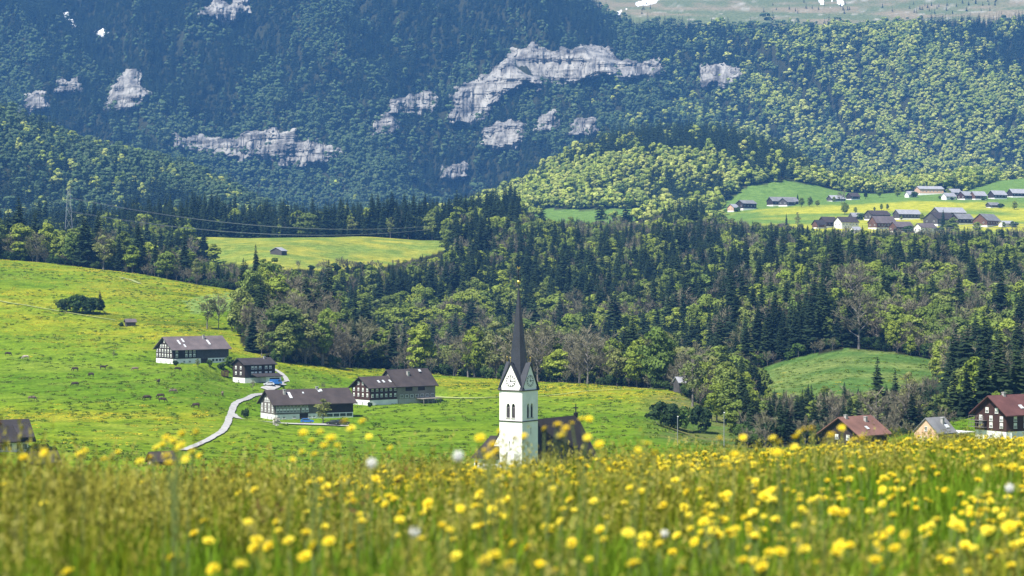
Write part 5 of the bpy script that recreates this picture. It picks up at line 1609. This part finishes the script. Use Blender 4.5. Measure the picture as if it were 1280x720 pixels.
vehicle('van', park(345, 482, 700, 1000), R(10), 'blue_paint', 'blue van parked in the yard beside the compact house', 'van', VANP, VANG, 2.0, ((-1.6, .36), (1.6, .36)))
vehicle('car', park(336, 483, 700, 1000), R(190), 'car_white', 'pale car parked left of the blue van', 'car', CARP, CARG)
vehicle('car', park(384, 530, 620, 860), R(5), 'blue_paint', 'blue car parked before the long brown roofed farmhouse', 'car', CARP, CARG)
vehicle('car', park(416, 532, 620, 860), R(175), 'car_dark', 'dark car parked near the barn end of the long brown roofed farmhouse', 'car', CARP, CARG)
vehicle('car', park(429, 532, 620, 860), R(8), 'car_dark', 'dark car at the far right end of the drive before the barn', 'car', CARP, CARG)

# hay rack beside the compact house
p = spot(281, 471, 780, 1050); e = empty('hay_rack', p, R(20)); tag(e, 'dark wooden rack of boards left of the compact house', 'rack')
for x_ in (-1.3, 0, 1.3):
    b = MB(); b.box(x_ - .08, x_ + .08, -.5, .5, -.3, 2.5); b.build('post', M['dark_wood'], e)
for k in range(5):
    b = MB(); b.box(-1.5, 1.5, -.6, -.51, .25 + k * .5, .6 + k * .5); b.build('board', M['brown_wall'], e)

# ---------------------------------------------------------------- lamp posts right of the church
for (u_, yt, yb0, lab) in ((847, 521, 560, 'grey lamp post on the slope right of the church, left one'), (905, 516, 560, 'grey lamp post in front of the bank bushes, right one')):
    d = 575.0; x_ = (u_ - UC) / F * d; z_ = float(ground(x_, d)); top = (YH - yt) / F * d
    e = empty('street_lamp', (x_, d, z_)); tag(e, lab, 'lamp post')
    H = top - z_
    b = MB(); b.tube([(0, 0, -.5), (0, 0, H)], [.13, .08], 8); b.build('pole', M['galv'], e)
    b = MB(); b.tube([(0, 0, H - .02), (0, -.5, H + .12)], [.06, .05], 6); b.box(-.16, .16, -1.1, -.4, H + .05, H + .22); b.build('lamp_head', M['trim'], e)

# ---------------------------------------------------------------- power line
def pylon(u_, row_top, d, label):
    x_ = (u_ - UC) / F * d; z_ = float(ground(x_, d)); H = (YH - row_top) / F * d - z_
    e = empty('pylon', (x_, d, z_), R(12)); tag(e, label, 'pylon')
    b = MB(); w0 = H * .07
    lv = [0, .2, .38, .54, .68, .8, .9, 1.0]
    wd = lambda t: w0 * (1 - .82 * t)
    for sx, sy in ((-1, -1), (1, -1), (1, 1), (-1, 1)):
        b.tube([(sx * wd(t), sy * wd(t), H * t) for t in lv], [.16] * len(lv), 4)
    for t0, t1 in zip(lv[:-1], lv[1:]):
        a, c = wd(t0), wd(t1)
        for q in range(4):
            cs = [(-1, -1), (1, -1), (1, 1), (-1, 1)]; p_, r_ = cs[q], cs[(q + 1) % 4]
            b.tube([(p_[0] * a, p_[1] * a, H * t0), (r_[0] * c, r_[1] * c, H * t1)], [.07, .07], 3, cap=False)
            b.tube([(r_[0] * a, r_[1] * a, H * t0), (p_[0] * c, p_[1] * c, H * t1)], [.07, .07], 3, cap=False)
    b.build('lattice', M['galv'], e)
    arms = []
    for t, w in ((.78, .16), (.93, .12)):
        b = MB(); b.tube([(0, -H * w, H * t), (0, 0, H * t + .5), (0, H * w, H * t)], [.08, .22, .08], 4); b.tube([(0, -H * w, H * t), (0, H * w, H * t)], [.10, .10], 4)
        b.build('crossarm', M['galv'], e)
        for s in (-1, 1):
            b = MB(); b.tube([(0, s * H * w, H * t), (0, s * H * w, H * t - 1.8)], [.12, .12], 5); b.build('insulator', M['glass'], e)
            arms.append(Matrix.Rotation(R(12), 3, 'Z') @ Vector((0, s * H * w, H * t - 1.8)) + Vector((x_, d, z_)))
    return arms
pa = pylon(86, 236, 1560, 'thin lattice pylon rising from the crest woods at the left')
pb = pylon(567, 276, 2020, 'lattice pylon in the woods behind the hut field')
pc = []
for q in pb: pc.append(Vector((q.x + 560, q.y + 160, q.z + 4)))
def wire(a, b_, sag, label):
    n = 40; pts = []
    for i in range(n + 1):
        t = i / n; p = a.lerp(b_, t); p.z -= 4 * sag * t * (1 - t); pts.append(p)
    m_ = MB(); m_.tube(pts, [.11] * (n + 1), 4, cap=False); o = m_.build('power_line', M['galv']); tag(o, label, 'cable', 'power cables across the valley')
for i, nm in enumerate(('lower near', 'lower far', 'upper near', 'upper far')):
    wire(pa[i], pb[i], 12, nm + ' cable sagging between the two pylons')
    wire(pb[i], pc[i], 9, nm + ' cable running right from the pylon behind the hut field')

# ---------------------------------------------------------------- the flowering meadow in front
M['grass'] = foliage('grass_blades', [(.085, .175, .010), (.130, .230, .014), (.185, .270, .024), (.105, .195, .012)], .35, 9, .8)
M['grass_olive'] = foliage('olive_grass', [(.155, .205, .010), (.215, .240, .016), (.115, .180, .010), (.28, .28, .045)], .3, 9, .8)
M['seed'] = foliage('grass_seed_heads', [(.23, .215, .03), (.31, .285, .05), (.17, .175, .025), (.38, .35, .10)], .2, 9, .6)
M['sorrel'] = foliage('sorrel_spikes', [(.13, .050, .030), (.10, .06, .03)], .1, 9, .6)
m = NT('dandelion_petals')
oi = m.n('ShaderNodeObjectInfo'); rp = m.ramp(oi.outputs['Random'], [(0, (.84, .66, .015)), (.5, (.88, .74, .03)), (1, (.88, .78, .07))])
nz = m.noise(60, 2, m.coord('Object')); r2 = m.ramp(nz.outputs['Fac'], [(.3, (.75, .7, .6)), (.7, (1.1, 1.1, 1.1))])
cc_ = m.mix(1.0, rp.outputs['Color'], r2.outputs['Color'], 'MULTIPLY'); m.l(cc_, m.b.inputs['Base Color'])
tr_ = m.n('ShaderNodeBsdfTranslucent'); m.l(cc_, tr_.inputs['Color']); mx = m.n('ShaderNodeMixShader'); mx.inputs[0].default_value = .3
m.l(m.b.outputs[0], mx.inputs[1]); m.l(tr_.outputs[0], mx.inputs[2]); m.l(mx.outputs[0], m.out.inputs['Surface']); m.b.inputs['Roughness'].default_value = .7
M['petal'] = m.mat
M['stem'] = plain('flower_stem', (.12, .17, .045), .7, .3, 20)
M['fluff'] = plain('seed_fluff', (.78, .78, .76), .9, .05, 30)

def tuft(seed, nblade, hmin, hmax, rad, wid, mat, lean=.35, heads=0, headmat=None):
    """a clump of separate bent blades; some carry seed heads"""
    r = np.random.default_rng(seed); V, Fc, mi = [], [], []
    for k in range(nblade):
        a = r.uniform(0, 6.283); q = rad * math.sqrt(r.uniform()); b = np.array((q * math.cos(a), q * math.sin(a), 0))
        h = r.uniform(hmin, hmax); az = r.uniform(0, 6.283); ln = np.array((math.cos(az), math.sin(az), 0)) * h * lean * r.uniform(.2, 1.3)
        sd_ = np.array((-math.sin(az + r.uniform(-1, 1)), math.cos(az), 0)) * wid * r.uniform(.6, 1.2) / 2
        n0 = len(V)
        for t in (0, .4, .75):
            c = b + np.array((0, 0, h * t * (1 - .12 * t))) + ln * t * t; w = 1 - .45 * t
            V += [c - sd_ * w, c + sd_ * w]
        V.append(b + np.array((0, 0, h * .88)) + ln)
        Fc += [(n0, n0 + 1, n0 + 3), (n0, n0 + 3, n0 + 2), (n0 + 2, n0 + 3, n0 + 5), (n0 + 2, n0 + 5, n0 + 4), (n0 + 4, n0 + 5, n0 + 6)]
        mi += [0] * 5
        if k < heads:
            tip = V[-1]; L = r.uniform(.05, .10)
            for j in range(7):
                c = tip + np.array((0, 0, L * (j / 7 - .35))) + ln * .3 * (j / 7 - .3) + r.normal(size=3) * .006
                d = unit(r.normal(size=3)) * .012; e_ = unit(np.cross(d, r.normal(size=3))) * .006
                n0 = len(V); V += [c - e_, c + e_, c + d + np.array((0, 0, .012))]; Fc.append((n0, n0 + 1, n0 + 2)); mi.append(1)
    return np_mesh('grass_tuft', np.array(V), np.array(Fc), [M[mat], M[headmat or mat]], mi)
T_GREEN = [tuft(900 + i, 26, .16, .34, .10, .0095, 'grass', .26) for i in range(4)]
T_LUSH = [tuft(910 + i, 22, .22, .42, .10, .010, 'grass', .30) for i in range(2)]
T_OLIVE = [tuft(920 + i, 22, .20, .44, .11, .0080, 'grass_olive', .20, 5, 'seed') for i in range(3)]
T_SEED = [tuft(930 + i, 10, .34, .56, .10, .0040, 'grass_olive', .14, 8, 'seed') for i in range(3)]
T_SORREL = [tuft(940 + i, 3, .50, .68, .05, .0045, 'sorrel', .12, 3, 'sorrel') for i in range(2)]

def meadow_points(d0, d1, cell, jit=.5):
    wpx = 760
    xs = np.arange(-wpx / F * d1 - 3.2, wpx / F * d1 + 3.2, cell); ys = np.arange(d0, d1, cell)
    a, b = np.meshgrid(xs, ys); a = a.ravel() + rng.uniform(-jit, jit, a.size) * cell; b = b.ravel() + rng.uniform(-jit, jit, b.size) * cell
    u = UC + F * a / b
    lim = np.interp(u, UG, crest_d) * 1.35 + 3
    k = (np.abs(a) < wpx / F * b + 3.2) & (b > d0) & (b < d1) & (b < lim)
    return a[k], b[k], u[k]
gx, gy_, gu_ = [np.concatenate(q) for q in zip(meadow_points(3.6, 12, .085), meadow_points(12, 24, .125), meadow_points(24, 66, .20))]
gz = ground(gx, gy_)
hs = np.interp(gu_, UG, GRASS_H) / .36 * (.45 + 1.1 * fbm(gx / .55, gy_ / .8, 121, 3)) * np.interp(gy_, [4, 24, 60], [1, 1, 1.05])
wsc = np.interp(gy_, [4, 12, 24, 60], [1, 1.1, 1.45, 2.0])
dry = np.interp(gu_, [-200, 0, 330, 520, 900, 1400], [.50, .50, .42, .28, .18, .18]) + (fbm(gx / .9, gy_ / 1.3, 123, 3) - .5) * 2.4
dry += np.interp(gy_, [4, 20, 40], [0, .0, .22])
pk = rng.uniform(size=len(gx))
cls = np.where(pk < np.clip(dry, .03, .95), np.where(rng.uniform(size=len(gx)) < .22, 3, 2), np.where(rng.uniform(size=len(gx)) < .3, 1, 0))
cls = np.where((rng.uniform(size=len(gx)) < .0035) & (gu_ < 520), 4, cls)
for k, (tl, lab) in enumerate(((T_GREEN, 'short green grass of the foreground meadow'), (T_LUSH, 'long lush grass leaves of the foreground meadow'), (T_OLIVE, 'olive seeding grass of the foreground meadow'), (T_SEED, 'tall thin grass stalks with brown seed heads in the meadow'), (T_SORREL, 'rusty sorrel spikes standing in the left meadow'))):
    sel = cls == k; n = int(sel.sum())
    instancer(('green_grass', 'lush_grass', 'olive_grass', 'seed_grass', 'sorrel')[k], np.stack([gx[sel], gy_[sel], gz[sel] - .015], -1),
              np.stack([rng.normal(0, .10, n), rng.normal(0, .10, n), rng.uniform(0, 6.28, n)], -1),
              np.stack([wsc[sel], wsc[sel], hs[sel] * rng.uniform(.8, 1.2, n)], -1), [(q,) for q in tl], lab)
print('GRASS', len(gx))

# --- dandelions
def flower_head(seed, rad=.021):
    r = random.Random(seed); b = MB()
    for ring, (n, l, tilt, z0) in enumerate(((17, rad, .18, 0.0), (13, rad * .78, .45, .002), (9, rad * .5, .95, .003))):
        for k in range(n):
            a = 6.283 * k / n + r.uniform(-.1, .1) + ring * .3; ll = l * r.uniform(.88, 1.08); w = ll * .20; tl = tilt + r.uniform(-.12, .12)
            c, s_ = math.cos(a), math.sin(a)
            def pt(q, side): return (c * q * math.cos(tl) - s_ * side, s_ * q * math.cos(tl) + c * side, z0 + q * math.sin(tl))
            b.face([pt(0, -w * .4), pt(0, w * .4), pt(ll * .85, w), pt(ll, 0), pt(ll * .85, -w)], 0)
    b.tube([(0, 0, -.014), (0, 0, -.006), (0, 0, .001)], [.003, .0075, .008], 6, 1)
    return b
heads = [flower_head(i).mesh('flower_head', [M['petal'], M['stem']], fix=False) for i in range(4)]
def stem_mb(bend):
    b = MB(); b.tube([(bend * (t - 1) * t * 4 * .03, bend * .015 * math.sin(3 * t), t) for t in (0, .25, .5, .75, 1.0)], [.0022, .0021, .002, .0019, .0018], 5)
    return b
stems = [stem_mb(q).mesh('stem', M['stem']) for q in (-1.2, .5, 1.4)]
def fluff_head():
    r = np.random.default_rng(5); V, Fc = [], []
    for i in range(320):
        d = unit(r.normal(size=3)); e_ = unit(np.cross(d, r.normal(size=3))); f_ = np.cross(d, e_); R0 = .024 * r.uniform(.9, 1.05)
        n0 = len(V); V += [d * .004 - e_ * .0003, d * .004 + e_ * .0003, d * R0]; Fc.append((n0, n0 + 1, n0 + 2))
        for q in range(3):
            a = 2.1 * q; g_ = e_ * math.cos(a) + f_ * math.sin(a); h_ = -e_ * math.sin(a) + f_ * math.cos(a)
            n0 = len(V); V += [d * R0 - h_ * .0006, d * R0 + h_ * .0006, d * (R0 + .001) + g_ * .0055]; Fc.append((n0, n0 + 1, n0 + 2))
    return np_mesh('seed_head', np.array(V), np.array(Fc), M['fluff'])
FLUFF = fluff_head()

def bloom(x_, y_, ztop, label, group, kind='dandelion', size=1.0):
    z_ = float(ground(x_, y_)) - .01; H = ztop - z_
    e = empty(kind, (x_, y_, z_), random.uniform(0, 6.28)); tag(e, label, 'flower', group)
    o = link_mesh('stem', random.choice(stems), e); o.scale = (1, 1, H)
    h = link_mesh('seed_head' if kind == 'dandelion_clock' else 'flower_head', FLUFF if kind == 'dandelion_clock' else random.choice(heads), e, (0, 0, H))
    h.rotation_euler = (Matrix.Rotation(-e.rotation_euler.z, 3, 'Z') @ Matrix.Rotation(random.gauss(-.25, .25), 3, 'Y') @ Matrix.Rotation(random.gauss(.30, .25), 3, 'X') @ Matrix.Rotation(random.uniform(0, 6.28), 3, 'Z')).to_euler(); h.scale = (size,) * 3   # heads face the sun
    return e
def top_dist(u_, y_, lift):
    """distance at which a flower standing lift above the ground is seen at row y_"""
    ds = np.linspace(4.6, 40, 400); x_ = (u_ - UC) / F * ds
    rr = YH - F * (ground(x_, ds) + lift) / ds
    k = np.where(rr <= y_)[0]
    return float(ds[k[0]]) if len(k) else None
TALL = [(208,547),(217,551),(228,542),(245,540),(148,565),(226,557),(220,563),(240,565),(208,570),(211,579),(249,570),(106,564),(99,568),(379,541),(400,540),(390,551),(405,557),(377,565),(422,557),(393,568),
        (453,527),(439,536),(461,546),(431,527),(681,536),(697,531),(707,536),(715,529),(727,524),(736,524),(600,548),(606,563),(620,565),(624,539),(644,548),(655,545),(749,556),(734,547),(797,563),(809,555),(819,566),(488,560),
        (900,548),(929,547),(919,568),(966,548),(973,554),(1005,537),(1014,536),(994,547),(1039,544),(1052,535),(971,566),(1067,550),(1077,548),(993,559),(999,541),(1233,586),(1267,584),(616,556),(612,570),(702,545),(30,572),(55,566),(130,574),(175,577),(195,560),(203,556),(232,574),(188,572),(366,575),(414,548)]
for (u_, y_) in TALL:
    d = random.uniform(6.3, 9.0)
    p = P(u_, y_, d)
    wh = next(t for lim_, t in ((90, 'before the house at the left edge'), (175, 'left of the small brown hut'), (215, 'left of the road end'), (270, 'before the road end'), (430, 'below the long brown roofed farmhouse'), (560, 'left of the church'), (640, 'before the church annex'), (670, 'before the church tower'), (760, 'before the nave roof'), (860, 'right of the church by the lamp post'), (950, 'before the bank bushes'), (1030, 'left of the reddish roofed house'), (1100, 'before the reddish roofed house'), (2000, 'below the salmon house')) if u_ < lim_)
    bloom(p.x, p.y, p.z, 'tall yellow dandelion rising above the meadow ' + wh, 'tall dandelions ' + wh, size=random.uniform(.55, .85))
NEARF = [(361,575),(408,610),(399,601),(261,677),(318,614),(301,709),(321,677),(336,684),(318,688),(361,677),(383,670),(393,684),(411,681),(381,700),(267,713),(85,717),(535,631),(599,624),(615,637),(452,655),(844,601),(618,695),(604,707),(569,699),(792,708),(785,670),
         (975,691),(1045,699),(1094,705),(953,711),(1054,646),(1261,660),(1236,666),(1117,621),(955,621),(904,622),(1171,651),(1196,659),(806,672)]
def flab(uu, dd):
    a = 'far left' if uu < 250 else 'left' if uu < 500 else 'middle' if uu < 760 else 'right' if uu < 1030 else 'far right'
    b = 'front' if dd < 6.6 else 'second row' if dd < 8 else 'crowded middle' if dd < 10 else 'rear'
    return 'yellow dandelion at the %s in the %s of the foreground meadow' % (a, b), 'dandelions at the %s in the %s of the meadow' % (a, b)
cnt = 0
used_xy = []
for (u_, y_) in NEARF:
    lift = random.uniform(.36, .46); d = top_dist(u_, y_, lift)
    if d is None: continue
    x_ = (u_ - UC) / F * d
    bloom(x_, d, float(ground(x_, d)) + lift, *flab(u_, d), size=random.uniform(.85, 1.1)); cnt += 1
CLOCKS = [(573,570,7.2,'large white dandelion clock left of the church annex'),(465,579,7.6,'white dandelion clock left of the largest one'),(518,665,None,'small white dandelion clock low in the middle of the meadow'),(831,667,None,'small white dandelion clock low right of the middle'),(1262,610,None,'whitish dandelion clock near the right edge')]
for (u_, y_, d, lab) in CLOCKS:
    if d is None:
        d = top_dist(u_, y_, .40) or 6.0
    p = P(u_, y_, d)
    bloom(p.x, p.y, p.z, lab, None, 'dandelion_clock', size=.78 if d > 7 else .5)
# the many others: dense to the right, thin to the left
n = 42000
fd = np.sqrt(rng.uniform(4.6 ** 2, 52 ** 2, n)); fu = rng.uniform(-90, 1370, n); fx = (fu - UC) / F * fd
fd = np.concatenate([fd, np.sqrt(rng.uniform(4.6 ** 2, 24 ** 2, 5000))]); fx = np.concatenate([fx, rng.uniform(-9, 9, 5000)]); fu = UC + F * fx / fd; n = len(fd)
wide = (np.arange(n) < n - 5000) | (((fu < -90) | (fu > 1370)) & (np.abs(fx) < .27 * fd + 3.2))
lim = np.interp(fu, UG, crest_d) * 1.15
pf = np.interp(fu, [-90, 0, 300, 430, 600, 1370], [.03, .03, .05, .28, .62, .95]) * np.interp(fd, [4.6, 6.0, 7.5, 14, 30, 50], [.25, .6, 1.0, 1.0, .5, .4])
pf *= np.clip(.15 + 2.6 * (fbm(fx / 1.3, fd / 1.9, 131, 3) - .3), 0, 1.25)
pf = np.where((fu < 430) & (fd > .6 * lim), np.maximum(pf, .09), pf)
k = wide & (fd < lim) & (rng.uniform(size=n) < pf * .95)
fx, fd, fu = fx[k], fd[k], fu[k]
fz = ground(fx, fd); fl = np.interp(fu, UG, GRASS_H) * rng.uniform(.78, 1.22, len(fx)) * np.interp(fd, [4, 12, 30], [1.02, 1.0, 1.05]) + .02
inview = (fu > 0) & (fu < 1280) & (YH - F * (fz + fl) / fd < 716)
oo = np.argsort(np.where(inview, fd, 999))[:300 - cnt]
pick_ = np.zeros(len(fx), bool); pick_[oo] = True
for i in oo:
    bloom(fx[i], fd[i], float(fz[i] + fl[i]), *flab(fu[i], fd[i]), size=random.uniform(.6, 1.0))
def whole_flower(seed):
    b = flower_head(seed, .021); c = MB(); c.v = [(x_, y_, z_ + .32) for x_, y_, z_ in b.v]; c.f = b.f; c.m = b.m
    c.tube([(0, 0, 0), (.004, .003, .16), (0, 0, .31)], [.0022, .002, .0018], 4, 1)
    return c.mesh('small_flower', [M['petal'], M['stem']], fix=False)
sel = ~pick_; n = int(sel.sum())
instancer('dandelion_carpet', np.stack([fx[sel], fd[sel], fz[sel] - .01], -1), np.stack([rng.normal(.22, .12, n), rng.normal(-.08, .12, n), rng.uniform(-.6, .6, n)], -1),
          np.stack([rng.uniform(.85, 1.2, n)] * 2 + [fl[sel] / .32], -1), [(whole_flower(60 + i),) for i in range(3)], 'countless small yellow dandelions toward the far edge of the meadow')
print('FLOWERS', len(fx))
